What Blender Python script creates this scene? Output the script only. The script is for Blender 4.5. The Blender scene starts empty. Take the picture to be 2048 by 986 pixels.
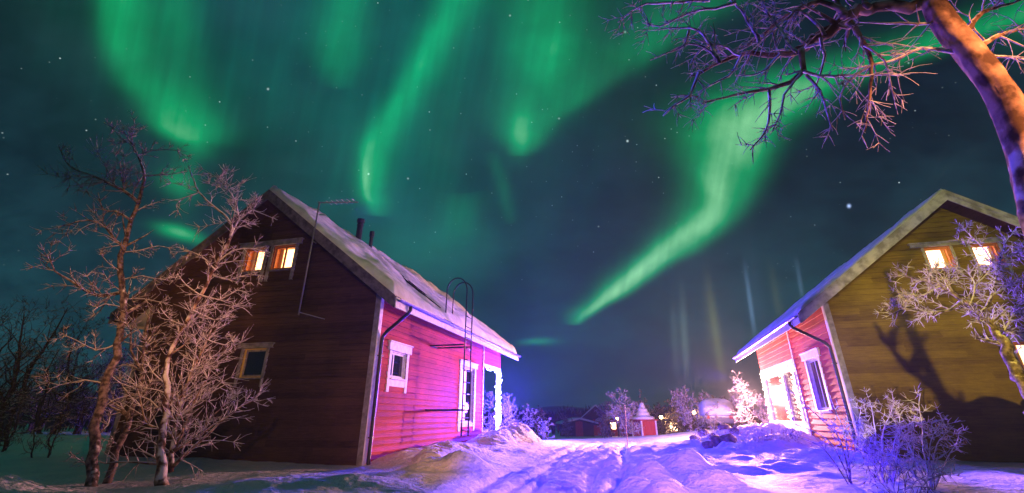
import bpy, bmesh, math, random
import numpy as np
from mathutils import Vector, Matrix

# ------------------------------------------------------------------ camera
TILT, FPX, CYP = 0.4369, 951.5, 389.07
scene = bpy.context.scene
col = scene.collection
cd = bpy.data.cameras.new('camera'); cam = bpy.data.objects.new('camera', cd); col.objects.link(cam)
cam.location = (0, 0, 0); cam.rotation_euler = (math.pi / 2 + TILT, 0, 0)
cd.sensor_width = 36; cd.lens = FPX / 2048 * 36; cd.shift_y = -(493 - CYP) / 2048
cd.clip_start = 0.05; cd.clip_end = 3000
scene.camera = cam
scene.render.engine = 'CYCLES'
scene.view_settings.view_transform = 'Standard'; scene.view_settings.look = 'None'
scene.view_settings.exposure = 0; scene.view_settings.gamma = 1
scene.cycles.use_denoising = True
scene.cycles.max_bounces = 5; scene.cycles.sample_clamp_indirect = 4

def srgb(r, g, b):
    f = lambda c: (c / 255 / 12.92) if c / 255 <= .04045 else ((c / 255 + .055) / 1.055) ** 2.4
    return (f(r), f(g), f(b))

# ------------------------------------------------------------------ world: night sky, aurora, stars
W = bpy.data.worlds.new('World'); scene.world = W; W.use_nodes = True
wt = W.node_tree; wt.nodes.clear()

class N:                                                   # node arithmetic on sockets
    def __init__(s, t, sock): s.t, s.s = t, sock
    def _m(s, op, *a, clamp=False):
        n = s.t.nodes.new('ShaderNodeMath'); n.operation = op; n.use_clamp = clamp
        for i, v in enumerate((s,) + a):
            if isinstance(v, N): s.t.links.new(v.s, n.inputs[i])
            else: n.inputs[i].default_value = v
        return N(s.t, n.outputs[0])
    def __add__(s, o): return s._m('ADD', o)
    def __sub__(s, o): return s._m('SUBTRACT', o)
    def __mul__(s, o): return s._m('MULTIPLY', o)
    def __truediv__(s, o): return s._m('DIVIDE', o)
    def pw(s, o): return s._m('POWER', o)
    def exp(s): return s._m('EXPONENT')
    def gt(s, o): return s._m('GREATER_THAN', o)
    def mx(s, o): return s._m('MAXIMUM', o)
    def mn(s, o): return s._m('MINIMUM', o)
    def clamp01(s): return s._m('ADD', 0.0, clamp=True)
    def sstep(s, a, b):
        n = s.t.nodes.new('ShaderNodeMapRange'); n.interpolation_type = 'SMOOTHSTEP'; n.clamp = True
        s.t.links.new(s.s, n.inputs[0]); n.inputs[1].default_value = a; n.inputs[2].default_value = b
        return N(s.t, n.outputs[0])
    def remap(s, a, b):
        n = s.t.nodes.new('ShaderNodeMapRange'); n.clamp = True
        s.t.links.new(s.s, n.inputs[0]); n.inputs[1].default_value = a; n.inputs[2].default_value = b
        return N(s.t, n.outputs[0])

tc = wt.nodes.new('ShaderNodeTexCoord')
def dot(v):
    n = wt.nodes.new('ShaderNodeVectorMath'); n.operation = 'DOT_PRODUCT'
    wt.links.new(tc.outputs['Generated'], n.inputs[0]); n.inputs[1].default_value = v
    return N(wt, n.outputs['Value'])
# a fixed star chart: directions measured from a bearing due north at 25 degrees altitude
ct, st = math.cos(TILT), math.sin(TILT)
fwd = dot((0, ct, st)); ux = dot((1, 0, 0)); uy = dot((0, -st, ct)); up = dot((0, 0, 1))
front = fwd.sstep(0.05, 0.2)
fz = fwd.mx(0.05)
SX = ux / fz * FPX + 1024.0
SY = (uy / fz * -FPX) + CYP

def noise(scale, detail=2.0, rough=.5, vec=None, dim='3D'):
    n = wt.nodes.new('ShaderNodeTexNoise'); n.noise_dimensions = dim
    n.inputs['Scale'].default_value = scale; n.inputs['Detail'].default_value = detail; n.inputs['Roughness'].default_value = rough
    wt.links.new(vec if vec is not None else tc.outputs['Generated'], n.inputs['Vector'])
    return N(wt, n.outputs['Fac'])
def comb(x, y, z=None):
    n = wt.nodes.new('ShaderNodeCombineXYZ')
    for i, v in enumerate((x, y, z)):
        if isinstance(v, N): wt.links.new(v.s, n.inputs[i])
        elif v is not None: n.inputs[i].default_value = v
    return n.outputs[0]
warp = (noise(3.2, 3.0) - 0.5)
WX = SX + warp * 46.0
WY = SY + (noise(4.7, 2.0) - 0.5) * 46.0
ray_f = noise(1.0, 2.0, .5, comb(SX * 0.055 + SY * 0.010, SY * 0.004))
streak = noise(1.0, 2.0, .5, comb(SX * 0.014 + SY * 0.003, SY * 0.0028))      # rays along the curtains
fine = noise(9.0, 4.0, .6)

def curve_node(pts, tsock):
    """pts: rows (t, a, b, c) with all values 0..1; returns three sockets of t"""
    n = wt.nodes.new('ShaderNodeRGBCurve'); m = n.mapping
    cmb = wt.nodes.new('ShaderNodeCombineColor'); sep = wt.nodes.new('ShaderNodeSeparateColor')
    for i in range(3): wt.links.new(tsock, cmb.inputs[i])
    wt.links.new(cmb.outputs[0], n.inputs['Color']); wt.links.new(n.outputs[0], sep.inputs[0])
    for k in range(3):
        c = m.curves[k]
        while len(c.points) > 2: c.points.remove(c.points[1])
        p = [(r[0], r[k + 1]) for r in pts]
        c.points[0].location = p[0]; c.points[-1].location = p[-1]
        for q in p[1:-1]: c.points.new(*q)
    m.update()
    return [N(wt, sep.outputs[i]) for i in range(3)]

def ribbon(rows, kl=1.0, kr=1.0, amp=1.0, ray=.35, warped=True):
    """rows: (y, centre x, width, strength); profile falls off with kl / kr on the two sides"""
    y0, y1 = rows[0][0], rows[-1][0]
    xs = [r[1] for r in rows]; x0, x1 = min(xs) - 1, max(xs) + 1
    wm = max(r[2] for r in rows); im = max(r[3] for r in rows)
    t = (WY if warped else SY).remap(y0, y1)
    a, b, c = curve_node([((r[0] - y0) / (y1 - y0), (r[1] - x0) / (x1 - x0), r[2] / wm, r[3] / im) for r in rows], t.s)
    cx = a * float(x1 - x0) + float(x0)
    d = (WX if warped else SX) - cx
    side = d.gt(0.0)
    w = b * wm * (side * (kr - kl) + kl) + 1.0
    e = d / w
    g = (e * e * -1.0).exp()
    return g * c.mx(0.0) * (im * amp) * (streak * (2 * ray) + (1 - ray)) * (ray_f * .5 + .75)

def blob(x, y, rx, ry, amp, rot=0.0):
    dx, dy = WX - float(x), WY - float(y)
    c, s = math.cos(rot), math.sin(rot)
    u = (dx * c + dy * s) / rx; v = (dx * -s + dy * c) / ry
    return ((u * u + v * v) * -1.0).exp() * amp

G = []          # green light
G.append(ribbon([(-200,200,40,.8),(0,225,44,1),(90,235,44,1.05),(150,262,48,.8),(200,305,50,.85),(250,345,50,.95),(275,368,44,.8),(300,385,30,.2),(330,390,20,0)], .75, 1.7, .36))
G.append(ribbon([(-200,360,40,.5),(0,362,40,.5),(150,365,46,.42),(250,372,48,.4),(300,380,40,.3),(400,372,26,.15),(465,376,24,.0)], .9, .9, .26))
G.append(blob(362, 372, 34, 22, .22, .3)); G.append(blob(366, 466, 42, 12, .42, .25)); G.append(blob(350, 268, 60, 16, .12, .5))
G.append(ribbon([(-200,720,60,.8),(0,700,50,.8),(90,685,46,.9),(140,678,36,.6),(175,680,20,0)], 1, 1, .22))
G.append(ribbon([(-200,960,44,.6),(0,905,44,.85),(90,862,40,.95),(160,826,40,.9),(230,780,38,1),(310,745,34,1.2),(380,738,30,1.3),(410,745,26,.9),(432,750,22,0)], .8, 1.1, .34))
G.append(ribbon([(250,760,10,0),(300,728,9,.3),(345,728,7,.9),(385,730,6,1),(408,738,6,.3),(425,742,5,0)], 1, 1.2, .26, .1))
G.append(ribbon([(-200,1100,120,.7),(0,1090,100,.8),(120,1085,92,1),(200,1060,80,1),(260,1048,60,1),(295,1044,36,.7),(318,1042,20,0)], .8, .9, .25))
G.append(ribbon([(-200,960,40,0),(0,935,40,.5),(140,905,36,.6),(300,880,40,.5),(420,880,40,.2),(500,880,40,0)], 1, 1, .07))
G.append(blob(1042, 255, 22, 52, .22)); G.append(blob(1095, 100, 60, 60, .10))
G.append(ribbon([(-200,1500,200,.4),(0,1420,130,.8),(60,1340,110,.9),(130,1235,90,.8),(200,1150,60,.8),(260,1090,40,.6),(310,1065,26,0)], .9, .5, .17))
G.append(ribbon([(380,935,36,0),(410,925,40,.6),(440,920,40,.7),(480,915,60,.4),(560,890,90,0)], 1, 1, .10))
G.append(ribbon([(300,980,16,0),(350,1000,14,.6),(410,1018,14,.7),(450,1024,10,0)], 1, 1, .08))
# the long bright band at the right
G.append(ribbon([(-60,2500,170,.4),(30,2080,140,.6),(80,1900,130,.7),(120,1760,130,.75),(160,1650,130,.8),(200,1570,130,.85),(250,1500,116,.85),(300,1480,98,.85),(350,1470,88,.8),
                 (400,1452,80,.85),(440,1425,74,.9),(490,1372,66,.95),(530,1318,56,1),(570,1262,46,1),(600,1215,38,.95),(630,1172,28,.8),(655,1150,18,0)], 1.0, .50, .46, .15))
G.append(ribbon([(120,1560,70,0),(220,1500,62,.5),(300,1445,46,.6),(340,1428,32,.8),(400,1432,27,1),(430,1418,34,1),(460,1378,34,.9),(500,1325,30,.8),(550,1268,22,.8),(600,1208,17,.8),(636,1164,11,.4),(650,1152,6,0)], 1, .9, .42, .25))
G.append(blob(1460, 230, 100, 70, .16, -.3)); G.append(blob(1590, 190, 70, 40, .08)); G.append(blob(2060, 30, 80, 70, .13))
G.append(blob(1500, 300, 40, 60, .10, .2))
G.append(blob(1075, 689, 34, 6, .22, -.06))
green = G[0]
for g_ in G[1:]: green = green + g_
green = green * (fine * 1.0 + .5) * (noise(3.4, 3.0, .6).sstep(.2, .75) * .5 + .72)
# wide faint wash of green across the upper sky
wash = ribbon([(-300,700,600,.9),(0,700,560,.9),(200,720,480,.95),(330,760,400,.75),(450,820,330,.45),(560,840,260,.2),(700,850,260,0)], 1.0, 1.0, .078, .5)
wash = wash + blob(860, 500, 150, 90, .045)
wash = wash * (noise(2.2, 4.0, .6).sstep(.25, .7) * .9 + .5)
hor = up.sstep(.55, -.05)                                   # 1 at the horizon
cl_n = noise(2.6, 5.0, .62)
cloud = (cl_n - .46).mx(0.0) * 1.8
def lin(a, b, base): return (hor * (b - a) + a) * base
kk = 1.0
lowl = (SX.sstep(1250., 500.))
baseR = hor * (srgb(30,76,88)[0] - srgb(13,27,42)[0]) + srgb(13,27,42)[0]
baseG = hor * (srgb(30,76,88)[1] - srgb(13,27,42)[1]) + srgb(13,27,42)[1]
baseB = hor * (srgb(30,76,88)[2] - srgb(13,27,42)[2]) + srgb(13,27,42)[2]
murk = noise(3.0, 6.0, .65, comb(SX * .0011, SY * .0024, SX * .0003)).sstep(.30, .72) * .75 + .55
baseR = baseR * murk + cloud * .014; baseG = baseG * murk + cloud * .022; baseB = baseB * (murk * .8 + .2) + cloud * .030
# light pillars over the village: thin columns of ice crystals
def pillar(x, y0, y1, slope, w, amp):
    d = (SX - ((SY - float(y1)) * slope + float(x))) / w
    return (d * d * -1.0).exp() * SY.sstep(y0, y0 + (y1 - y0) * .75) * SY.sstep(y1 + 50, y1 - 20) * amp
pw_ = pillar(1372, 540, 730, .06, 8, .11) + pillar(1352, 560, 730, .06, 7, .06)
py_ = pillar(1443, 500, 740, .15, 8, .085) + pillar(1432, 540, 700, .14, 14, .035) + pillar(1558, 500, 620, .2, 9, .03)
pb_ = pillar(1506, 500, 645, .14, 4.6, .17) + pillar(1604, 500, 590, .16, 4.6, .09) + pillar(1520, 460, 640, .14, 14, .02)
gx_ = (green - .36).mx(0.0)
R_ = baseR + wash * .0 + gx_ * .50 + pw_ * .55 + py_ * .8 + pb_ * .4
G_ = baseG + wash + green * .80 + pw_ * .8 + py_ * .8 + pb_ * .7
B_ = baseB + wash * .60 + green * .22 + gx_ * .26 + pw_ * .7 + py_ * .15 + pb_ * 1.2
# stars
vo = wt.nodes.new('ShaderNodeTexVoronoi'); vo.feature = 'F1'; vo.inputs['Scale'].default_value = 95
wt.links.new(tc.outputs['Generated'], vo.inputs['Vector'])
sc_ = wt.nodes.new('ShaderNodeSeparateColor'); wt.links.new(vo.outputs['Color'], sc_.inputs[0])
vd = N(wt, vo.outputs['Distance']); vr = N(wt, sc_.outputs[0]); vg = N(wt, sc_.outputs[1])
star = vd.sstep(.15, .03) * vr.sstep(.72, 1.0) * (vg * vg * .8 + .10) * up.sstep(.1, .45)
def dstar(x, y, r, a):
    dx, dy = (SX - float(x)) / r, (SY - float(y)) / r
    return ((dx * dx + dy * dy) * -1.0).exp() * a
for x, y, r, a in ((536,178,2.0,.5),(1255,282,1.9,.8),(737,348,1.7,.7),(1020,31,1.6,.4),(816,357,1.6,.4),(1118,237,1.5,.35),(1817,126,1.6,.4),(1250,64,2.0,.35),(1197,453,1.4,.3)):
    star = star + dstar(x, y, r, a)
big = dstar(1698, 412, 3.4, 1.0)
R_ = R_ + star * .8 + big * .55; G_ = G_ + star + big * .75; B_ = B_ + star + big * 1.3
def gate(c, plain): return (c - plain) * front + plain
cc = wt.nodes.new('ShaderNodeCombineColor')
for i, (c, b) in enumerate(((R_, baseR), (G_, baseG), (B_, baseB))): wt.links.new(gate(c, b).s, cc.inputs[i])
bgn = wt.nodes.new('ShaderNodeBackground'); bgn.inputs['Strength'].default_value = 1.0
wt.links.new(cc.outputs[0], bgn.inputs['Color'])
# the sun is far below the horizon: a trace of physical twilight on top of the night sky
sky = wt.nodes.new('ShaderNodeTexSky'); sky.sky_type = 'NISHITA'; sky.sun_disc = False
sky.sun_elevation = math.radians(-7); sky.sun_rotation = math.radians(200)
bg2 = wt.nodes.new('ShaderNodeBackground'); bg2.inputs['Strength'].default_value = 0.02
wt.links.new(sky.outputs[0], bg2.inputs['Color'])
ad = wt.nodes.new('ShaderNodeAddShader'); wo = wt.nodes.new('ShaderNodeOutputWorld')
wt.links.new(bgn.outputs[0], ad.inputs[0]); wt.links.new(bg2.outputs[0], ad.inputs[1]); wt.links.new(ad.outputs[0], wo.inputs['Surface'])
W.cycles.sampling_method = 'MANUAL'; W.cycles.sample_map_resolution = 256

# ------------------------------------------------------------------ frames of the two houses (measured)
TH = 0.2527
LD = Vector((math.sin(TH), math.cos(TH), 0)); GD = Vector((-math.cos(TH), math.sin(TH), 0)); Z = Vector((0, 0, 1))
ZG = -0.952
A0 = Vector((-3.363, 12.204, ZG)); B0 = Vector((8.837, 13.555, ZG - .05))
def ray(px, py):
    a = (px - 1024) / FPX; b = (CYP - py) / FPX
    return Vector((a, ct - b * st, st + b * ct))
def at(px, py, Y):
    r = ray(px, py); return r * (Y / r.y)
def gp(px, py, z=ZG):
    r = ray(px, py); return r * (z / r.z)

# ------------------------------------------------------------------ lamps of the yard and added fill lights
def point(name, loc, color, energy, radius=.08):
    d = bpy.data.lights.new(name, 'POINT'); d.color = color; d.energy = energy; d.shadow_soft_size = radius
    o = bpy.data.objects.new(name, d); o.location = loc; col.objects.link(o); return o
def spot(name, loc, target, color, energy, cone, blend=.3, radius=.1):
    d = bpy.data.lights.new(name, 'SPOT'); d.color = color; d.energy = energy; d.shadow_soft_size = radius
    d.spot_size = math.radians(cone); d.spot_blend = blend
    o = bpy.data.objects.new(name, d); o.location = loc; col.objects.link(o)
    o.rotation_euler = (Vector(target) - Vector(loc)).to_track_quat('-Z', 'Y').to_euler(); return o
PINK = (1.0, .50, .55); BLUE = (.05, .04, 1.0)
spot('porch_lamp', B0 + LD * 10.3 + GD * .55 + Z * 1.75, (-1.5, 13.5, -.6), (1.0, .36, .38), 11500, 120, .5, .10)
point('porch_lamp_back', B0 + LD * 10.5 + GD * .6 + Z * 2.0, (1.0, .46, .42), 5500, .10)
point('blue_string_glow', A0 + LD * 11.5 - GD * .45 + Z * 1.9, (.05, .03, 1.0), 13000, .25)
point('blue_string_base', A0 + LD * 9.7 - GD * 1.0 + Z * 1.3, (.12, .03, 1.0), 1000, .2)
spot('eave_lamp_blue', B0 + LD * 10.2 + GD * 1.2 + Z * 2.6, A0 + LD * 6.5 - GD * .7 + Z * 3.9, (.08, .03, 1.0), 14000, 38, .7, .15)
spot('blue_floodlight', (-2.2, -.5, 3.2), gp(1320, 950) + Vector((0, 0, .1)), (.035, .008, 1.0), 36000, 38, .6, .15)
spot('yard_lamp_yellow', (-1.75, -1.75, -.42), B0 - GD * 3.5 + Z * 1.6, (1.0, .70, .005), 11000, 26, .5, .006)
point('fill_point_bank', B0 + LD * 6.6 + GD * 1.9 + Z * .95, (1.0, .62, .44), 420, .1)  # added fill that brightens the snow bank below the porch
spot('fill_spot_gable', (-.5, -2.0, 2.4), (-6.0, 12.9, 2.4), (1.0, .50, .22), 1300, 36, .8, .1)  # added warm fill for the dark left gable
spot('fill_spot_frosty_tree', B0 + GD * 1.3 - LD * 1.2 + Z * 2.6, (9.5, 8.2, .9), (.26, .10, 1.0), 4500, 80, .6, .1)  # added blue fill that tints the frosty tree
spot('fill_spot_roof', (9.5, 3.0, 9.0), A0 + GD * 1.2 + LD * 4 + Z * 5.0, (.95, .85, .30), 1500, 34, .5, .3)  # added spot hanging free, for the olive light on the left roof
spot('fill_spot_rake', (4.5, -3.0, 6.0), B0 - GD * 2.6 - LD * .6 + Z * 6.3, (1.0, .92, .12), 3600, 26, .6, .2)  # second added spot, only to brighten the right bargeboards
spot('fill_spot_birches', (1.2, -1.5, 1.2), (-6.6, 8.6, 2.0), (1.0, .40, .17), 5200, 23, .9, .12)  # added spot standing in for window light on the left birches
spot('street_lamp_warm', (5.0, -1.0, 3.2), (3.75, 2.9, 1.9), (1.0, .38, .14), 3800, 32, .5, .15)
spot('yard_lamp_ladder', (1.2, -1.2, 2.6), A0 + LD * 1.5 - GD * .5 + Z * .9, (1.0, .38, .22), 1500, 20, .8, .2)
spot('rim_spot_tree', (-2.6, 7.2, 3.0), (2.6, 2.85, 2.3), (.10, .03, 1.0), 1300, 50, .5, .1)  # added blue rim light for the overhanging trunk and limbs

# ------------------------------------------------------------------ materials
def mat(name, color, rough=.7, metallic=0, emit=None, estr=0, spec=.3):
    m = bpy.data.materials.new(name); m.use_nodes = True
    b = m.node_tree.nodes['Principled BSDF']
    b.inputs['Base Color'].default_value = (*color, 1); b.inputs['Roughness'].default_value = rough
    b.inputs['Metallic'].default_value = metallic; b.inputs['Specular IOR Level'].default_value = spec
    if emit: b.inputs['Emission Color'].default_value = (*emit, 1); b.inputs['Emission Strength'].default_value = estr
    return m
def tex(m, kind='noise', scale=5, detail=5, c1=None, c2=None, lo=.35, hi=.65, bump=.0, bdist=.02, stretch=(1, 1, 1), rough=.55, bscale=None):
    """mix two base colours by noise and add a bump of the same grain"""
    t = m.node_tree; b = t.nodes['Principled BSDF']
    co = t.nodes.new('ShaderNodeTexCoord'); mp = t.nodes.new('ShaderNodeMapping'); mp.inputs['Scale'].default_value = stretch
    t.links.new(co.outputs['Object'], mp.inputs[0])
    n = t.nodes.new('ShaderNodeTexNoise'); n.inputs['Scale'].default_value = scale; n.inputs['Detail'].default_value = detail; n.inputs['Roughness'].default_value = rough
    t.links.new(mp.outputs[0], n.inputs['Vector'])
    if c1 is not None:
        r = t.nodes.new('ShaderNodeValToRGB'); r.color_ramp.elements[0].position = lo; r.color_ramp.elements[1].position = hi
        r.color_ramp.elements[0].color = (*c1, 1); r.color_ramp.elements[1].color = (*c2, 1)
        t.links.new(n.outputs['Fac'], r.inputs[0]); t.links.new(r.outputs[0], b.inputs['Base Color'])
    if bump:
        n2 = n
        if bscale:
            n2 = t.nodes.new('ShaderNodeTexNoise'); n2.inputs['Scale'].default_value = bscale; n2.inputs['Detail'].default_value = 6
            t.links.new(mp.outputs[0], n2.inputs['Vector'])
        bp = t.nodes.new('ShaderNodeBump'); bp.inputs['Strength'].default_value = bump; bp.inputs['Distance'].default_value = bdist
        t.links.new(n2.outputs['Fac'], bp.inputs['Height']); t.links.new(bp.outputs[0], b.inputs['Normal'])
    return m
M = {}
M['snow'] = tex(mat('snow', (.8, .82, .85), .65), scale=1.4, c1=(.72, .75, .80), c2=(.84, .86, .88), bump=1.0, bdist=.07, bscale=9)
M['packed_snow'] = tex(mat('packed_snow', (.8, .82, .85), .55), scale=1.4, c1=(.66, .69, .75), c2=(.84, .86, .88), bump=.9, bdist=.06, bscale=7)
M['roof_snow'] = tex(mat('roof_snow', (.75, .75, .75), .8), scale=2.2, c1=(.55, .55, .53), c2=(.80, .80, .80), bump=.5, bdist=.03, bscale=9)
def boards_mat(name, c1, c2, lap):
    """painted boards: each board has its own tone, long grain and worn patches"""
    m = mat(name, c1, .75); t = m.node_tree; b = t.nodes['Principled BSDF']
    co = t.nodes.new('ShaderNodeTexCoord'); sx = t.nodes.new('ShaderNodeSeparateXYZ'); t.links.new(co.outputs['Object'], sx.inputs[0])
    x, y, z = (N(t, sx.outputs[i]) for i in range(3))
    row = (z / lap)._m('FLOOR'); run = ((x + y) * .28 + row * .37)._m('FLOOR')
    def cmb(*a):
        n = t.nodes.new('ShaderNodeCombineXYZ')
        for i, v in enumerate(a): t.links.new(v.s, n.inputs[i])
        return n.outputs[0]
    wn = t.nodes.new('ShaderNodeTexWhiteNoise'); wn.noise_dimensions = '2D'; t.links.new(cmb(row, run), wn.inputs['Vector'])
    def nz(vec, sc, det):
        n = t.nodes.new('ShaderNodeTexNoise'); n.inputs['Scale'].default_value = sc; n.inputs['Detail'].default_value = det; t.links.new(vec, n.inputs['Vector']); return N(t, n.outputs['Fac'])
    grain = nz(cmb(x * 1.0, y * 1.0, z * 9.0 + row * 5.3), 3.0, 6); worn = nz(co.outputs['Object'], 1.1, 5); fine = nz(co.outputs['Object'], 26, 3)
    f = (N(t, wn.outputs['Value']) - .5) * .42 + (grain - .5) * .9 + (worn - .5) * .9 + (fine - .5) * .3 + .5
    f = f.clamp01()
    mx = t.nodes.new('ShaderNodeMix'); mx.data_type = 'RGBA'; t.links.new(f.s, mx.inputs[0]); mx.inputs[6].default_value = (*c1, 1); mx.inputs[7].default_value = (*c2, 1)
    t.links.new(mx.outputs[2], b.inputs['Base Color'])
    bp = t.nodes.new('ShaderNodeBump'); bp.inputs['Strength'].default_value = .5; bp.inputs['Distance'].default_value = .01
    h = grain + fine * .5; t.links.new(h.s, bp.inputs['Height']); t.links.new(bp.outputs[0], b.inputs['Normal'])
    return m
M['red_wood'] = boards_mat('red_wood', (.20, .014, .018), (.52, .050, .046), .15)
M['red_wood_wide'] = boards_mat('red_wood_wide', (.22, .014, .018), (.52, .050, .040), .17)
M['brown_wood'] = boards_mat('brown_wood', (.035, .018, .010), (.14, .078, .042), .15)
M['brown_wood_light'] = boards_mat('brown_wood_light', (.075, .042, .006), (.28, .20, .022), .17)
M['white_trim'] = tex(mat('white_trim', (.8, .78, .74), .6), scale=9, c1=(.66, .64, .6), c2=(.84, .82, .8), lo=.35, hi=.6, bump=.2, bdist=.006)
M['grey_trim'] = tex(mat('grey_trim', (.30, .29, .26), .7), scale=7, c1=(.20, .19, .17), c2=(.38, .36, .33), bump=.3, bdist=.008)
M['soffit'] = tex(mat('soffit', (.75, .72, .7), .6), scale=5, c1=(.62, .6, .58), c2=(.78, .76, .74), bump=.2, bdist=.006, stretch=(1, 8, 1))
M['barge'] = tex(mat('barge', (.13, .12, .11), .75), scale=6, c1=(.07, .065, .065), c2=(.19, .175, .16), bump=.4, bdist=.012, stretch=(1, 1, 1))
M['barge_pale'] = tex(mat('barge_pale', (.5, .48, .4), .75), scale=3.5, c1=(.28, .26, .20), c2=(.60, .58, .48), lo=.38, hi=.6, bump=.4, bdist=.012)
M['metal_black'] = tex(mat('metal_black', (.012, .012, .014), .38, .0, spec=.5), scale=20, c1=(.008, .008, .01), c2=(.03, .03, .035), bump=.1, bdist=.003)
M['gutter_blue_lit'] = tex(mat('gutter_blue_lit', (.06, .06, .5), .4), scale=9, c1=(.05, .045, .42), c2=(.10, .10, .60), bump=.1, bdist=.003)  # blue lamp spill along the eaves put into the gutter colour
M['metal_dark'] = mat('metal_dark', (.02, .02, .025), .4, .3)
M['metal_gray'] = mat('metal_gray', (.35, .33, .32), .45, .6)
M['roof_dark'] = tex(mat('roof_dark', (.03, .03, .035), .6), scale=8, c1=(.02, .02, .022), c2=(.05, .05, .055), bump=.4, bdist=.01)
M['orange_wood'] = tex(mat('orange_wood', (.55, .20, .07), .5), scale=4, c1=(.42, .13, .045), c2=(.62, .26, .09), stretch=(1, 1, 8), bump=.1, bdist=.004)
M['glass_dark'] = mat('glass_dark', (.012, .012, .016), .06, spec=.8)
M['glass_brown'] = tex(mat('glass_brown', (.10, .04, .025), .15, spec=.6), scale=2.5, c1=(.06, .025, .018), c2=(.16, .07, .04), stretch=(1, 1, .4))
M['lit_pane'] = mat('lit_pane', (.8, .6, .4), .5, emit=(1.0, .58, .24), estr=4.2)
M['lit_pane_pink'] = mat('lit_pane_pink', (.8, .6, .4), .5, emit=(1.0, .60, .38), estr=6.5)
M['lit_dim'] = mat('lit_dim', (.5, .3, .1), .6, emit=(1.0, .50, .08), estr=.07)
M['lit_mid'] = mat('lit_mid', (.8, .5, .3), .6, emit=(1.0, .50, .30), estr=1.2)
M['curtain'] = tex(mat('curtain', (.6, .5, .4), .8), scale=6, c1=(.5, .35, .2), c2=(.7, .6, .45), stretch=(6, 6, .3))
M['bulb_blue'] = mat('bulb_blue', (.8, .8, 1), .4, emit=(.22, .25, 1.0), estr=40)
M['bulb_warm'] = mat('bulb_warm', (1, .9, .8), .4, emit=(1.0, .74, .38), estr=5)
M['lamp_glow'] = mat('lamp_glow', (1, .8, .6), .4, emit=(1.0, .62, .30), estr=16)
M['wire'] = mat('wire', (.02, .03, .02), .6)

def bark_mat(name, d, l, snow=(.78, .76, .78), frost=.0, sc=18):
    """bark with snow or rime lying on the upper side of every limb"""
    m = mat(name, d, .85); t = m.node_tree; b = t.nodes['Principled BSDF']
    co = t.nodes.new('ShaderNodeTexCoord')
    n = t.nodes.new('ShaderNodeTexNoise'); n.inputs['Scale'].default_value = sc; n.inputs['Detail'].default_value = 5
    t.links.new(co.outputs['Object'], n.inputs['Vector'])
    r = t.nodes.new('ShaderNodeValToRGB'); r.color_ramp.elements[0].position = .4; r.color_ramp.elements[1].position = .62
    r.color_ramp.elements[0].color = (*d, 1); r.color_ramp.elements[1].color = (*l, 1); t.links.new(n.outputs['Fac'], r.inputs[0])
    ge = t.nodes.new('ShaderNodeNewGeometry'); sx = t.nodes.new('ShaderNodeSeparateXYZ'); t.links.new(ge.outputs['Normal'], sx.inputs[0])
    a = N(t, sx.outputs['Z']) + (N(t, n.outputs['Fac']) - .5) * 1.6 + (frost - .25)
    f = a.sstep(.0, .35)
    mx = t.nodes.new('ShaderNodeMix'); mx.data_type = 'RGBA'
    t.links.new(f.s, mx.inputs[0]); t.links.new(r.outputs[0], mx.inputs[6]); mx.inputs[7].default_value = (*snow, 1)
    t.links.new(mx.outputs[2], b.inputs['Base Color'])
    bp = t.nodes.new('ShaderNodeBump'); bp.inputs['Strength'].default_value = .7; bp.inputs['Distance'].default_value = .015
    t.links.new(n.outputs['Fac'], bp.inputs['Height']); t.links.new(bp.outputs[0], b.inputs['Normal'])
    return m
M['bark'] = bark_mat('bark', (.05, .035, .028), (.26, .20, .16), frost=-.15, sc=14)
M['bark_snowy'] = bark_mat('bark_snowy', (.07, .035, .02), (.50, .34, .20), frost=.15, sc=7)
M['bark_trunk'] = bark_mat('bark_trunk', (.075, .038, .024), (.42, .25, .17), snow=(.76, .62, .60), frost=.0, sc=7)
M['twig'] = bark_mat('twig', (.09, .06, .055), (.30, .24, .22), frost=.15)
M['twig_frost'] = bark_mat('twig_frost', (.20, .15, .14), (.50, .44, .43), snow=(.80, .77, .78), frost=.32)
M['twig_dark'] = bark_mat('twig_dark', (.02, .02, .025), (.07, .07, .08), frost=-.25)
M['haze'] = bpy.data.materials.new('haze')
M['spruce'] = tex(mat('spruce', (.02, .035, .03), .9), scale=1, c1=(.012, .022, .02), c2=(.05, .07, .07))
M['rock'] = tex(mat('rock', (.2, .14, .1), .8), scale=5, c1=(.12, .07, .05), c2=(.34, .25, .20), bump=.8, bdist=.03)
M['kiosk_red'] = tex(mat('kiosk_red', (.5, .05, .04), .7), scale=3, c1=(.40, .04, .04), c2=(.55, .09, .06), stretch=(8, 8, 1), bump=.3, bdist=.01)
M['kiosk_red_lit'] = tex(mat('kiosk_red_lit', (.60, .22, .06), .7), scale=3, c1=(.5, .17, .05), c2=(.65, .28, .09), stretch=(8, 8, 1))  # lit side of the well house: warm light put into the red boards
M['car_paint'] = mat('car_paint', (.12, .13, .16), .3, .4)
M['rubber'] = mat('rubber', (.015, .015, .015), .8)
M['log_dark'] = tex(mat('log_dark', (.03, .025, .022), .8), scale=4, c1=(.02, .016, .014), c2=(.06, .05, .045), bump=.5, bdist=.02, stretch=(1, 1, 8))

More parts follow.
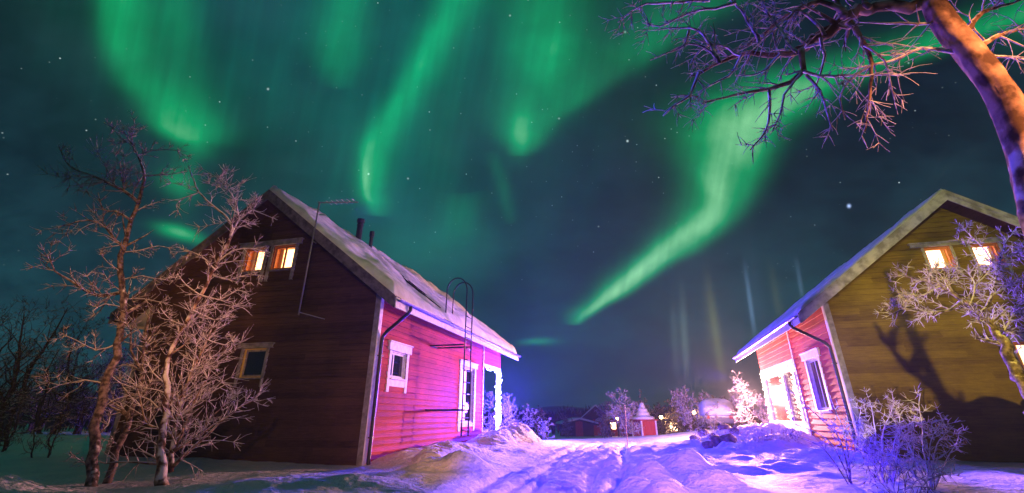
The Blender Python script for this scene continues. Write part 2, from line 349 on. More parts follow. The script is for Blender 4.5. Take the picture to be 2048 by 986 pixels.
# ------------------------------------------------------------------ builders
def link(name, me, material, parent=None, smooth=False):
    o = bpy.data.objects.new(name, me); col.objects.link(o)
    for m in (material if isinstance(material, (list, tuple)) else [material]):
        me.materials.append(m)
    if parent: o.parent = parent
    if smooth: me.polygons.foreach_set('use_smooth', [True] * len(me.polygons))
    return o
def tag(o, label=None, cat=None, group=None, kind=None):
    if label: o['label'] = label
    if cat: o['category'] = cat
    if group: o['group'] = group
    if kind: o['kind'] = kind
    return o
def thing(name, loc, label, cat, rz=0, group=None):
    o = bpy.data.objects.new(name, None); col.objects.link(o); o.empty_display_size = .2
    o.location = loc; o.rotation_euler = (0, 0, rz); return tag(o, label, cat, group)

class MB:                                                   # mesh builder
    def __init__(s): s.v = []; s.f = []
    def hexa(s, p):                                         # 8 corners: bottom 4 (ccw) then top 4
        i = len(s.v); s.v += [tuple(q) for q in p]
        for a in ((0,3,2,1),(4,5,6,7),(0,1,5,4),(1,2,6,5),(2,3,7,6),(3,0,4,7)): s.f.append(tuple(i + k for k in a))
    def box(s, x0, x1, y0, y1, z0, z1):
        s.hexa([(x0,y0,z0),(x1,y0,z0),(x1,y1,z0),(x0,y1,z0),(x0,y0,z1),(x1,y0,z1),(x1,y1,z1),(x0,y1,z1)])
    def quad(s, *p):
        i = len(s.v); s.v += [tuple(q) for q in p]; s.f.append(tuple(range(i, i + len(p))))
    def tube(s, pts, rad, n=8, cap=True):
        pts = [Vector(p) for p in pts]
        if not isinstance(rad, (list, tuple)): rad = [rad] * len(pts)
        base = len(s.v); ref = None
        for k, p in enumerate(pts):
            d = (pts[min(k + 1, len(pts) - 1)] - pts[max(k - 1, 0)])
            d = d.normalized() if d.length > 1e-9 else Vector((0, 0, 1))
            if ref is None:
                ref = Vector((0, 0, 1)) if abs(d.z) < .9 else Vector((1, 0, 0))
            u = (ref - d * ref.dot(d)); u = u.normalized() if u.length > 1e-6 else d.orthogonal().normalized(); ref = u
            w = d.cross(u)
            for j in range(n):
                a = 2 * math.pi * j / n
                s.v.append(tuple(p + (u * math.cos(a) + w * math.sin(a)) * rad[k]))
        for k in range(len(pts) - 1):
            for j in range(n):
                a = base + k * n + j; b = base + k * n + (j + 1) % n
                s.f.append((a, b, b + n, a + n))
        if cap and n > 2:
            s.f.append(tuple(base + j for j in reversed(range(n)))); e = base + (len(pts) - 1) * n
            s.f.append(tuple(e + j for j in range(n)))
    def bar(s, a, b, w, h):
        """rectangular bar between two points"""
        a, b = Vector(a), Vector(b); d = (b - a).normalized()
        u = d.cross(Vector((0, 0, 1)));  u = u.normalized() if u.length > 1e-4 else Vector((1, 0, 0)); t = u.cross(d)
        q = [a - u*w/2 - t*h/2, a + u*w/2 - t*h/2, b + u*w/2 - t*h/2, b - u*w/2 - t*h/2]
        s.hexa(q + [p + t * h for p in q])
    def sphere(s, c, r, n=8, m=6, sq=1.0):
        i = len(s.v); c = Vector(c)
        for a in range(1, m):
            for b in range(n):
                t = math.pi * a / m; f = 2 * math.pi * b / n
                s.v.append((c.x + r*math.sin(t)*math.cos(f), c.y + r*math.sin(t)*math.sin(f), c.z + r*sq*math.cos(t)))
        s.v.append((c.x, c.y, c.z + r*sq)); s.v.append((c.x, c.y, c.z - r*sq)); T, Bm = len(s.v) - 2, len(s.v) - 1
        for a in range(m - 2):
            for b in range(n):
                s.f.append((i+a*n+b, i+(a+1)*n+b, i+(a+1)*n+(b+1)%n, i+a*n+(b+1)%n))
        for b in range(n):
            s.f.append((T, i+b, i+(b+1)%n)); s.f.append((Bm, i+(m-2)*n+(b+1)%n, i+(m-2)*n+b))
    def build(s, name, material, parent=None, smooth=False, bevel=0, fix=True):
        me = bpy.data.meshes.new(name); me.from_pydata(s.v, [], s.f); me.update()
        if fix:
            bm = bmesh.new(); bm.from_mesh(me); bmesh.ops.recalc_face_normals(bm, faces=bm.faces); bm.to_mesh(me); bm.free()
        o = link(name, me, material, parent, smooth)
        if bevel:
            b = o.modifiers.new('bevel', 'BEVEL'); b.width = bevel; b.segments = 2; b.limit_method = 'ANGLE'
        return o

def vnoise(x, y, seed=0):
    """smooth value noise, vectorised"""
    xi, yi = np.floor(x).astype(np.int64), np.floor(y).astype(np.int64); xf, yf = x - xi, y - yi
    def h(a, b):
        n = (a * 374761393 + b * 668265263 + seed * 1442695) & 0xffffffff
        n = ((n ^ (n >> 13)) * 1274126177) & 0xffffffff
        return ((n ^ (n >> 16)) & 0xffff) / 65535.0
    u, v = xf*xf*(3-2*xf), yf*yf*(3-2*yf)
    return (h(xi,yi)*(1-u)+h(xi+1,yi)*u)*(1-v)+(h(xi,yi+1)*(1-u)+h(xi+1,yi+1)*u)*v
def fbm(x, y, o=4, seed=0):
    r = 0; a = .5
    for k in range(o): r = r + a * vnoise(x * 2**k, y * 2**k, seed + k); a *= .5
    return r

# ------------------------------------------------------------------ ground: one sheet of snow out to the horizon
HUMPS = []      # (px, py, ground width along x, along y, height, sharpness)
def hump(x, y, sx, sy, h, rot=0, p=1.0): HUMPS.append((x, y, sx, sy, h, rot, p))
low = .58
def humpp(px, py, sx, sy, h, rot=0, p=1.0):
    q = gp(px, py); hump(q.x, q.y, sx * .9, sy * .9, h * low, rot, p)
# ploughed bank on the left beside the red wall
humpp(790, 950, 1.0, .7, .16); humpp(880, 938, .75, .55, .34, .3, 2.0); humpp(935, 935, .45, .6, .22, .2, 1.4)
humpp(865, 925, .42, .5, .34, -.3, 3.0)
hump(-1.9, 15.2, .8, 1.6, .30, -.3); hump(-.5, 18.5, .8, 1.5, .42, -.25); hump(.35, 20.3, .7, 1.1, .50, -.2, 1.4); hump(-2.6, 13.2, .7, 1.0, .18)
hump(-.9, 20.8, 1.0, 1.6, .40)
humpp(600, 968, 1.6, .8, .14); humpp(700, 965, .7, .6, .14)
humpp(-10, 985, .5, .5, .35)
# lumps thrown up on the right of the road
for a in ((1300,950,.33,.45,.40,.2,1.6),(1372,935,.45,.55,.50,-.3,1.5),(1420,975,.5,.45,.36,.4,1.5),(1330,990,.35,.5,.30,-.4,1.5),(1275,965,.25,.35,.2,.2,1.5),
          (1470,985,.7,.5,.22,.0,1.2),(1240,930,.35,.5,.16,.3,1.5),(1345,912,.4,.6,.25,.3,1.5),(1210,915,.3,.7,.14,.4,1.6),(1290,905,.4,.6,.24,0,1.5)): humpp(*a)
# bank running up to the right-hand porch
hump(8.4, 17.2, 1.6, 1.6, .38, 0, 1.3); hump(9.4, 19.0, 1.5, 1.6, .42, 0, 1.2); hump(10.5, 22.5, 1.6, 2.2, .35); hump(7.6, 19.4, 1.2, 1.0, .30)
hump(8.0, 13.9, 1.2, 1.1, .25); hump(7.0, 15.6, 1.4, .7, .22, .3); hump(6.1, 17.4, 1.0, .8, .18)
rng = random.Random(4)
for k in range(26):
    t_ = rng.random(); humpp(1385 + 180*t_ + rng.uniform(-15, 15), 905 - 12*t_ + rng.uniform(-14, 16), rng.uniform(.12, .3), rng.uniform(.12, .3), rng.uniform(.04, .14), rng.random()*3, 1.5)
for k in range(30):
    humpp(rng.uniform(1130, 1400), rng.uniform(893, 925), rng.uniform(.15, .4), rng.uniform(.15, .45), rng.uniform(.03, .12), rng.random()*3, 1.6)
for k in range(14):
    humpp(rng.uniform(1440, 1640), rng.uniform(915, 945), rng.uniform(.2, .5), rng.uniform(.15, .3), rng.uniform(.03, .10), rng.random()*3, 1.6)

hump(1.0, .35, 3.4, .6, .60, -.72, 1.6)

def zg(x, y):
    x = np.asarray(x, float); y = np.asarray(y, float)
    z = np.full(np.broadcast(x, y).shape, ZG)
    near = np.clip(1 - (y - 30) / 30, 0, 1)
    z = z - np.clip((y - 21.5) / 26, 0, 1) ** 1.2 * .95 * 1.0 - np.clip((y - 47) / 100, 0, 1) * 1.4
    # gentle rise behind the right-hand porch
    z = z + .8 * np.exp(-(((x - 17) / 8) ** 2 + ((y - 33) / 9) ** 2))
    z = z + .35 * np.clip((-x - 9) / 10, 0, 1)
    z = z + (fbm(x * .35, y * .35, 3, 5) - .45) * .22 * near
    cr = np.clip(fbm(x * 1.7, y * 1.1, 3, 131) - .5, 0, 1); z = z + cr * .16 * near * np.clip((x + 2.5) / 2, 0, 1)
    z = z + (fbm(x * 1.3, y * 1.3, 3, 15) - .45) * .07 * near
    # road: a shallow, rutted, trodden way between the houses
    rc = .2 + (y - 7.7) * .235 + .02*np.clip(y-14,0,10)**1.3; d = (x - rc)
    hw = 1.25 + .05 * np.clip(y - 7, 0, 14)
    road = np.clip(1.15 - np.abs(d) / hw, 0, 1); road = np.clip(road * 3.0, 0, 1) * np.clip((30 - y) / 8, 0, 1) * np.clip((y - 1) / 3, 0, 1)
    z = z - .10 * road
    rut = np.zeros_like(z)
    for c_, w_ in ((-1.0, .13), (-.62, .10), (-.2, .08), (.75, .14), (1.1, .1)):
        rut -= np.exp(-((d - c_ - .12*np.sin(y*.5+c_*7)) / w_) ** 2)
    z = z + road * rut * .10
    tread = fbm(x * 4.2, y * 3.2, 3, 33) - .45
    pits = -np.clip(.42 - vnoise(x * 6.3, y * 4.6, 51), 0, 1)
    z = z + road * (tread * .11 + pits * .34 * np.clip(1 - np.abs(d - .35) / .95, 0, 1))
    hs = np.zeros_like(z)
    for hx, hy, sx, sy, h, rot, p in HUMPS:
        c, s = math.cos(rot), math.sin(rot); dx, dy = x - hx, y - hy
        u, v = (dx*c + dy*s) / sx, (-dx*s + dy*c) / sy
        r2 = u*u + v*v
        m = r2 < 12
        hs = hs + np.where(m, h * np.exp(-np.power(r2, p)), 0)
    rg_ = 1 - np.abs(2 * fbm(x * 2.1 + 3, y * 2.1, 4, 71) - .95); rg2 = fbm(x * 6.5, y * 6.5, 3, 91); z = z + near * .03 * (fbm(x * 3.1, y * 3.1, 4, 111) - .45)
    z = z + hs * (1 + .6 * (rg_ - .75) + .28 * (rg2 - .45))
    return z
def zgs(x, y): return float(zg(np.array([x]), np.array([y]))[0])

def axis(lo, hi, step, far_lo, far_hi):
    a = list(np.arange(lo, hi + 1e-6, step)); s = step; v = hi
    while v < far_hi: s *= 1.22; v += s; a.append(min(v, far_hi))
    s = step; v = lo; b = []
    while v > far_lo: s *= 1.22; v -= s; b.append(max(v, far_lo))
    return np.array(b[::-1] + a)
gx = axis(-8.5, 12.5, .06, -900, 900); gy = axis(5, 22.5, .06, -80, 1200); gy = np.concatenate([gy[gy < -3], np.arange(-3, 4.99, .25), gy[gy >= 5.0]])
X, Y = np.meshgrid(gx, gy); Zz = zg(X, Y)
V = np.stack([X.ravel(), Y.ravel(), Zz.ravel()], 1)
nx, ny = len(gx), len(gy)
idx = np.arange(nx * ny).reshape(ny, nx)
F = np.stack([idx[:-1, :-1].ravel(), idx[:-1, 1:].ravel(), idx[1:, 1:].ravel(), idx[1:, :-1].ravel()], 1)
me = bpy.data.meshes.new('snow_ground'); me.vertices.add(len(V)); me.vertices.foreach_set('co', V.ravel())
me.loops.add(F.size); me.loops.foreach_set('vertex_index', F.ravel()); me.polygons.add(len(F))
me.polygons.foreach_set('loop_start', np.arange(len(F)) * 4); me.polygons.foreach_set('loop_total', np.full(len(F), 4)); me.update(calc_edges=True)
me.validate()
tag(link('snow_ground', me, M['snow'], smooth=True), kind='structure')

# far hills
def hills():
    m = MB(); n = 160
    for k in range(n + 1):
        a = math.radians(-75 + 150 * k / n)
        h = 4 + .45 * (12 * math.sin(k*.09 + 1.0) + 8 * math.sin(k * .23) + 3 * math.sin(k*.61))
        # higher just left of the middle gap
        r0, r1 = 420, 620
        for r, z in ((r0, -4), ((r0 + r1)/2, h * .7), (r1, h), (r1 + 120, -6)):
            m.v.append((r*math.sin(a), r*math.cos(a), z))
    for k in range(n):
        for j in range(3):
            i = k*4 + j; m.f.append((i, i+4, i+5, i+1))
    return m
tag(hills().build('hills', M['spruce'], smooth=True), kind='structure')

# ------------------------------------------------------------------ houses
def siding(mb, u0, u1, z0, z1, openings, top=None, lap=.15, prou=.032, th=.09):
    """lapped horizontal boards on the plane y=0 facing -y; openings: (ua, ub, za, zb); top(z)->(ulo, uhi) clips under a gable"""
    z = z0; rg = random.Random(int(u1 * 100))
    cuts = sorted({z0, z1} | {o[2] for o in openings} | {o[3] for o in openings} | {round(z0 + k*lap, 4) for k in range(int((z1 - z0) / lap) + 1)})
    cuts = [c for c in cuts if z0 <= c <= z1]
    for a, b in zip(cuts[:-1], cuts[1:]):
        if b - a < 1e-4: continue
        fa = ((a - z0) % lap) / lap; fa = 0 if fa > .999 else fa; fb = fa + (b - a) / lap
        ya = -prou * (1 - fa); yb = -prou * (1 - fb)
        lo0, hi0 = (u0, u1) if not top else top(a); lo1, hi1 = (u0, u1) if not top else top(b)
        lo0, hi0, lo1, hi1 = max(lo0, u0), min(hi0, u1), max(lo1, u0), min(hi1, u1)
        if hi0 <= lo0: continue
        segs = [(lo0, hi0)]
        for o in openings:
            if o[2] <= a + 1e-5 and o[3] >= b - 1e-5:
                ns = []
                for s in segs:
                    if o[1] <= s[0] or o[0] >= s[1]: ns.append(s); continue
                    if o[0] > s[0]: ns.append((s[0], o[0]))
                    if o[1] < s[1]: ns.append((o[1], s[1]))
                segs = ns
        for s in segs:
            t0 = lo1 if abs(s[0] - lo0) < 1e-6 else s[0]; t1 = hi1 if abs(s[1] - hi0) < 1e-6 else s[1]
            t1 = max(t1, t0 + .001)
            mb.hexa([(s[0], ya, a), (s[1], ya, a), (s[1], th, a), (s[0], th, a), (t0, yb, b), (t1, yb, b), (t1, th, b), (t0, th, b)])

class Frame:
    """local frame of one wall: u along the wall, n outwards, z up -> house-local coordinates"""
    def __init__(s, o, u, n): s.o, s.u, s.n = Vector(o), Vector(u), Vector(n)
    def put(s, mb):
        mb.v = [tuple(s.o + s.u * p[0] - s.n * p[1] + Vector((0, 0, p[2]))) for p in mb.v]; return mb

def window(fr, house, u0, u1, z0, z1, trim, pane, depth=.22, head=(.10, .14), side=.10, ear=.16, sill=True, mull=None, reveal='orange_wood', apron=0, headrise=.0, sash='white_trim'):
    """trim round the opening with a wide header and eared side boards; a reveal, sash and pane set back in it"""
    pr = -.045
    m = MB(); m.box(u0 - side - head[0], u1 + side + head[0], pr - .03, .02, z1 + .002, z1 + head[1]); m.box(u0 - side - head[0] - .03, u1 + side + head[0] + .03, pr - .06, .02, z1 + head[1] - .002, z1 + head[1] + .035)
    w = fr.put(m).build('window', M[trim], house, bevel=.006)
    for a, b in ((u0 - side, u0), (u1, u1 + side)):
        m = MB(); m.box(a, b, pr, .02, z0 - ear, z1); fr.put(m).build('side_board', M[trim], w, bevel=.006)
    if sill:
        m = MB(); m.box(u0 + .002, u1 - .002, pr - .04, .03, z0 - .04, z0)
        if apron: m.box(u0 + .002, u1 - .002, pr + .01, .02, z0 - apron, z0 - .042)
        fr.put(m).build('sill', M[trim], w, bevel=.005)
    m = MB(); e = .025
    m.box(u0, u0 + e, .002, depth, z0, z1); m.box(u1 - e, u1, .002, depth, z0, z1); m.box(u0 + e, u1 - e, .002, depth, z1 - e, z1); m.box(u0 + e, u1 - e, .002, depth, z0, z0 + e)
    fr.put(m).build('frame', M[reveal], w)
    m = MB(); f = .045; ys, ye = .05, .09
    a0, a1, b0, b1 = u0 + e + .001, u1 - e - .001, z0 + e + .001, z1 - e - .001
    m.box(a0, a0 + f, ys, ye, b0, b1); m.box(a1 - f, a1, ys, ye, b0, b1); m.box(a0 + f, a1 - f, ys, ye, b1 - f, b1); m.box(a0 + f, a1 - f, ys, ye, b0, b0 + f)
    if mull:
        for t in mull:
            c = a0 + (a1 - a0) * t; m.box(c - .025, c + .025, ys + .002, ye - .002, b0 + f, b1 - f)
    fr.put(m).build('sash', M[sash], w)
    m = MB(); m.box(u0 + e, u1 - e, depth, depth + .02, z0 + e, z1 - e) if 'lit' in pane else m.box(a0 + f, a1 - f, ys + .012, ys + .02, b0 + f, b1 - f)
    fr.put(m).build('pane', M[pane], w)
    if 'lit' in pane:
        for a, b in ((u0 + e, u0 + e + (u1 - u0)*.20), (u1 - e - (u1 - u0)*.14, u1 - e)):
            m = MB(); k_ = 6
            for i in range(k_):
                p, q = a + (b - a)*i/k_, a + (b - a)*(i + 1)/k_; dd = .012 if i % 2 else 0
                m.box(p, q, depth - .05 - dd, depth - .03 - dd, z0 + e, z1 - e)
            fr.put(m).build('curtain', M['curtain'], w)
    return w

def rake_snow(m, pts_fn, n, rg):
    pass

def house(name, label, org, sgn, p):
    """org: near corner of the road-side wall; local x runs along the gable away from the road when sgn=+1 maps to sgn*x"""
    H = thing(name, org, label, 'house', rz=-TH)
    W_, Wh, Ap, L, P_, oe, og = p['W'], p['Wh'], p['Ap'], p['L'], p['P'], p['oe'], p['og']
    pit = (Ap - Wh) / (W_ / 2); S = sgn
    gable = Frame((0, 0, 0), (S, 0, 0), (0, -1, 0)); side = Frame((0, 0, 0), (0, 1, 0), (-S, 0, 0))
    def top(z):
        if z <= Wh: return (0, W_)
        d = (z - Wh) / pit; return (d, W_ - d)
    # walls
    m = MB(); siding(m, 0.0, W_, -.4, Ap - .02, p['gopen'], top); gable.put(m).build('gable_wall', M[p['gmat']], H)
    m = MB(); siding(m, .0, L, -.4, Wh, p['sopen'], lap=p.get('lap', .15)); siding(m, L + .11, P_, p['ptop'], Wh, [], lap=p.get('lap', .15)); side.put(m).build('side_wall', M[p['smat']], H)
    back = Frame((S * W_, 0, 0), (0, 1, 0), (S, 0, 0)); m = MB(); siding(m, 0, L, -.4, Wh, []); back.put(m).build('back_wall', M[p['gmat']], H)
    end = Frame((0, L, 0), (S, 0, 0), (0, 1, 0)); m = MB(); siding(m, .0, W_, -.4, Ap - .02, [], top); end.put(m).build('end_wall', M[p['smat']], H)
    m = MB(); m.box(*sorted((S*.12, S*(W_ - .12))), .12, L - .12, 2.95, 3.0); m.build('ceiling_floor', M['brown_wood'], H)
    # corner boards
    m = MB(); m.box(-.02, .12, -.04, -.019, -.3, Wh - .1); gable.put(m); mm = m.build('corner_board', M['grey_trim'], H, bevel=.004)
    m = MB(); m.box(-.04, .11, -.04, -.019, -.3, Wh); side.put(m); m.build('corner_board', M['white_trim'], H, bevel=.004)
    m = MB(); m.box(W_ - .12, W_ + .02, -.04, -.019, -.3, Wh - .1); gable.put(m).build('corner_board', M['grey_trim'], H, bevel=.004)
    m = MB(); m.box(L, L + .1, -.045, .1, -.3, Wh - .02); side.put(m).build('corner_board', M['white_trim'], H, bevel=.004)
    # roof slabs
    rt = .16
    def rp(u, h=0): return Wh + pit * (min(u, W_ - u)) + h      # underside height at u
    y0, y1 = -og, P_ + og
    for a, b in ((-oe, W_/2), (W_ + oe, W_/2)):
        m = MB(); za, zb = rp(a) , rp(b)
        m.hexa([(S*a, y0, za), (S*b, y0, zb), (S*b, y1, zb), (S*a, y1, za), (S*a, y0, za + rt), (S*b, y0, zb + rt), (S*b, y1, zb + rt), (S*a, y1, za + rt)])
        m.build('roof', M['roof_dark'], H)
        m = MB(); k = .012                                       # soffit boards under the slab
        c0, c1 = a, (0 if a < 0 else W_)
        m.hexa([(S*a, y0+.02, rp(a)-.03), (S*c1, y0+.02, rp(c1)-.03), (S*c1, y1-.02, rp(c1)-.03), (S*a, y1-.02, rp(a)-.03), (S*a, y0+.02, rp(a)-.003), (S*c1, y0+.02, rp(c1)-.003), (S*c1, y1-.02, rp(c1)-.003), (S*a, y1-.02, rp(a)-.003)])
        m.build('soffit', M['soffit'], H)
        # eave fascia and gutter
        m = MB(); e = -1 if a < 0 else 1
        m.box(*sorted((S*(a + e*.002), S*(a + e*.028))), y0 - .0, y1, rp(a) - .10, rp(a) + rt - .01); m.build('fascia', M['white_trim'], H, bevel=.004)
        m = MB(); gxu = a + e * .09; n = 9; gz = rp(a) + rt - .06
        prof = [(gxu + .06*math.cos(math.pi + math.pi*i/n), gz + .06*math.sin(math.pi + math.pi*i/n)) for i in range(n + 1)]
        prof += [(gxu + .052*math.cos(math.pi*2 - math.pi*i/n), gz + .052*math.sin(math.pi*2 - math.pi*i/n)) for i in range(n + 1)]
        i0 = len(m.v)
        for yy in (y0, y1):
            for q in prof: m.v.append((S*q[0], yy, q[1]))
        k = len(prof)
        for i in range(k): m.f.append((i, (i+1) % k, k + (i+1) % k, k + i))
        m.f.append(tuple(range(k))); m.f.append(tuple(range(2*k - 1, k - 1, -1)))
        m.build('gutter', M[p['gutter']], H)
    # bargeboards on both gables, in three lapped boards
    for yy, d in ((y0, -1), (y1, 1)):
        m = MB()
        for a, b in ((-oe, W_/2), (W_ + oe, W_/2)):
            for (off, hh, yo, yt) in ((-.12, .25, .0, .03), (.06, .13, .032, .02)):
                q0 = yy + d*(yo + .001); q1 = yy + d*(yo + yt)
                lo, hi = min(q0, q1), max(q0, q1)
                m.hexa([(S*a, lo, rp(a)+off), (S*b, lo, rp(b)+off), (S*b, hi, rp(b)+off), (S*a, hi, rp(a)+off), (S*a, lo, rp(a)+off+hh), (S*b, lo, rp(b)+off+hh), (S*b, hi, rp(b)+off+hh), (S*a, hi, rp(a)+off+hh)])
        m.build('bargeboard', M[p['barge']], H)
    # gable soffit
    m = MB()
    for a, b in ((-oe, W_/2 - .01), (W_ + oe, W_/2 + .01)):
        m.hexa([(S*a, y0 + .03, rp(a)-.055), (S*b, y0 + .03, rp(b)-.055), (S*b, -.02, rp(b)-.055), (S*a, -.02, rp(a)-.055), (S*a, y0 + .03, rp(a)-.032), (S*b, y0 + .03, rp(b)-.032), (S*b, -.02, rp(b)-.032), (S*a, -.02, rp(a)-.032)])
    m.build('gable_soffit', M['brown_wood'], H)
    # snow blanket on both slopes, uneven thickness and a ragged lower edge
    for si, (a, b) in enumerate(((-oe, W_/2), (W_ + oe, W_/2))):
        rg = np.random.RandomState(7 + si + int(W_*10)); nu, nv = 46, 110
        m = MB(); T = p['snow']
        us = np.linspace(0, 1, nu); vs = np.linspace(0, 1, nv)
        U, Vv = np.meshgrid(us, vs); 
        edge = .10 * (fbm(Vv*14, Vv*0 + si, 3, 3) - .45) * 2
        uu = a + (b - a) * np.clip(U + np.clip(1 - U*6, 0, 1) * (np.abs(edge) + .0) * .35, 0, 1)
        rk = .10 * (fbm(U*16, U*0 + 5 + si, 3, 9) - .3)
        yy = y0 - .03 + (y1 - y0 + .06) * Vv + np.where(Vv < .5, 1, -1) * np.clip(1 - np.minimum(Vv, 1 - Vv)*30, 0, 1) * rk
        prof = np.clip(np.minimum(np.minimum(U*26, 1), np.minimum(np.minimum(Vv, 1 - Vv)*60, 1)), 0, 1) ** .5
        th = T * (.75 + 1.3*(fbm(U*6, Vv*14, 4, 21+si) - .45)) * (.12 + .88*prof)
        base = Wh + pit * np.minimum(uu, W_ - uu) + rt + .004
        zz = base + th
        for arr in (zz, base):
            for i in range(nv):
                for j in range(nu): m.v.append((S*float(uu[i, j]), float(yy[i, j]), float(arr[i, j])))
        o2 = nu*nv
        for i in range(nv - 1):
            for j in range(nu - 1):
                q = i*nu + j; m.f.append((q, q+1, q+nu+1, q+nu)); m.f.append((o2+q, o2+q+nu, o2+q+nu+1, o2+q+1))
        for i in range(nv - 1):
            q = i*nu; m.f.append((q, q+nu, o2+q+nu, o2+q)); q = i*nu + nu - 1; m.f.append((q, o2+q, o2+q+nu, q+nu))
        for j in range(nu - 1):
            q = j; m.f.append((q, o2+q, o2+q+1, q+1)); q = (nv-1)*nu + j; m.f.append((q, q+1, o2+q+1, o2+q))
        m.build('roof_snow', M['roof_snow'], H, smooth=True)
    return H, gable, side, rp

def downpipe(H, S, oe, ze, yc, zbot=-.2):
    """from the gutter, slanting back to the wall corner, then down"""
    m = MB(); g = -(oe + .09)
    pts = [(S*g, yc, ze + .02), (S*g, yc, ze - .12), (S*(g + .06), yc, ze - .20), (S*-.20, yc, ze - .62), (S*-.10, yc, ze - .74), (S*-.09, yc, ze - .9), (S*-.09, yc, 1.2), (S*-.09, yc, zbot + .25), (S*-.12, yc, zbot + .08), (S*-.24, yc, zbot)]
    m.tube(pts, .045, 10); o = m.build('downpipe', M['metal_black'], H, smooth=True)
    for z in (2.3, .5):
        m = MB(); m.box(*sorted((S*-.145, S*-.01)), yc - .055, yc + .055, z, z + .03); m.build('bracket', M['metal_black'], o)

PA = dict(W=7.425, Wh=3.967, Ap=6.793, L=8.62, P=11.27, oe=.705, og=.553, snow=.28, gutter='gutter_blue_lit', barge='barge', gmat='brown_wood', smat='red_wood', ptop=2.95,
          gopen=[(3.13, 3.83, 1.86, 2.58), (2.88, 3.60, 4.70, 5.42), (3.88, 4.56, 4.70, 5.42)],
          sopen=[(.82, 1.70, 1.86, 2.52), (6.15, 7.55, .75, 2.62)])
HA, gA, sA, rA = house('wooden_house', 'red wooden house at left with snowy roof, wall ladder and two lit gable windows', A0, -1, PA)
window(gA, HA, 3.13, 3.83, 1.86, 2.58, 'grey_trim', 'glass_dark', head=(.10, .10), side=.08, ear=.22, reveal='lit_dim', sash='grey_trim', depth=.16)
window(gA, HA, 2.88, 3.60, 4.70, 5.42, 'grey_trim', 'lit_pane', side=.10, ear=.32, head=(.10, .12), mull=(.5,), depth=.30, sash='orange_wood')
window(gA, HA, 3.88, 4.56, 4.70, 5.42, 'grey_trim', 'lit_pane', side=.10, ear=.32, head=(.10, .12), mull=(.5,), depth=.30, sash='orange_wood')
window(sA, HA, .82, 1.70, 1.86, 2.52, 'white_trim', 'glass_dark', head=(.08, .20), side=.13, ear=.34, reveal='white_trim', mull=(.3,), apron=.20, depth=.16)
window(sA, HA, 6.15, 7.55, .75, 2.62, 'white_trim', 'glass_dark', head=(.08, .16), side=.20, ear=.26, reveal='white_trim', mull=(.5,), apron=.12, depth=.16)
m = MB(); m.box(6.30, 6.78, .035, .048, .84, 2.52); sA.put(m).build('lit_curtain', M['lit_mid'], HA)
downpipe(HA, -1, .705, rA(-.705) + .08, .12)
# porch: posts, beam, deck
m = MB(); m.box(11.13, 11.27, .01, .15, -.3, 2.94); sA.put(m).build('porch_post', M['white_trim'], HA, bevel=.008)
m = MB(); m.box(8.74, 11.27, -.03, .12, 2.86, 2.948); sA.put(m).build('porch_beam', M['white_trim'], HA, bevel=.005)
m = MB(); m.box(-7.4, -.0, 8.72, 11.3, -.25, .08); m.build('porch_deck', M['brown_wood'], HA)
m = MB(); m.box(-7.40, -7.26, 11.13, 11.27, -.3, 3.9); m.build('porch_post', M['white_trim'], HA, bevel=.008)
m = MB(); siding(m, 0, 7.425, 2.95, PA['Ap'] - .02, [], lambda z: (0, 7.425) if z <= 3.967 else ((z-3.967)/.7612, 7.425-(z-3.967)/.7612)); Frame((0, 11.27, 0), (-1, 0, 0), (0, 1, 0)).put(m).build('porch_gable', M['red_wood'], HA)
# wall ladder with hooped handrails, and the roof ladder running up to the chimney
m = MB(); k = 1.17
lad = None
for v in (3.2, 3.78):
    pts = [(k, v, .45), (k, v, 4.55)] + [(k - .34 + .34*math.cos(a), v, 4.6 + .42*math.sin(a)) for a in np.linspace(0.15, math.pi, 12)] + [(k - .68, v, 3.62)]
    m.tube([(p[0], p[1], p[2]) for p in pts], .021, 8)
lad = m.build('ladder', M['metal_dark'], HA, smooth=True)
for i in range(11):
    m = MB(); m.tube([(k, 3.2, .6 + i*.32), (k, 3.78, .6 + i*.32)], .015, 6); m.build('rung', M['metal_dark'], lad, smooth=True)
for z in (1.13, 2.94):
    m = MB()
    for v in (3.2, 3.78): m.tube([(k, v, z), (.0, v, z)], .022, 6)
    m.tube([(.03, 3.2, z), (.03, 3.78, z)], .022, 6); m.build('stand_off', M['metal_dark'], lad)
m = MB()
for v in (3.2, 3.65):
    m.bar((.3, v, rA(-.3) + .335), (-3.25, v, rA(3.25) + .335), .05, .05)
for i in range(12):
    u = -.2 + i * .3; m.bar((-u, 3.2, rA(u) + .34), (-u, 3.65, rA(u) + .34), .03, .03)
m.build('roof_ladder', M['metal_dark'], HA)
# flue and vent pipes
m = MB(); m.tube([(-3.15, 3.4, 6.2), (-3.15, 3.4, 7.42)], .105, 16); ch = m.build('chimney', M['metal_black'], HA, smooth=False)
m = MB(); m.tube([(-3.15, 3.4, 7.42), (-3.15, 3.4, 7.54)], .14, 16); m.tube([(-3.15, 3.4, 7.3), (-3.15, 3.4, 7.33)], .125, 16); m.build('cowl', M['metal_black'], ch)
m = MB(); m.tube([(-2.9, 3.85, 6.0), (-2.9, 3.85, 7.15)], .065, 12); vp_ = m.build('vent_pipe', M['metal_black'], HA)
m = MB(); m.tube([(-2.9, 3.85, 7.0), (-2.9, 3.85, 7.2)], .09, 12); m.build('cowl', M['metal_black'], vp_)
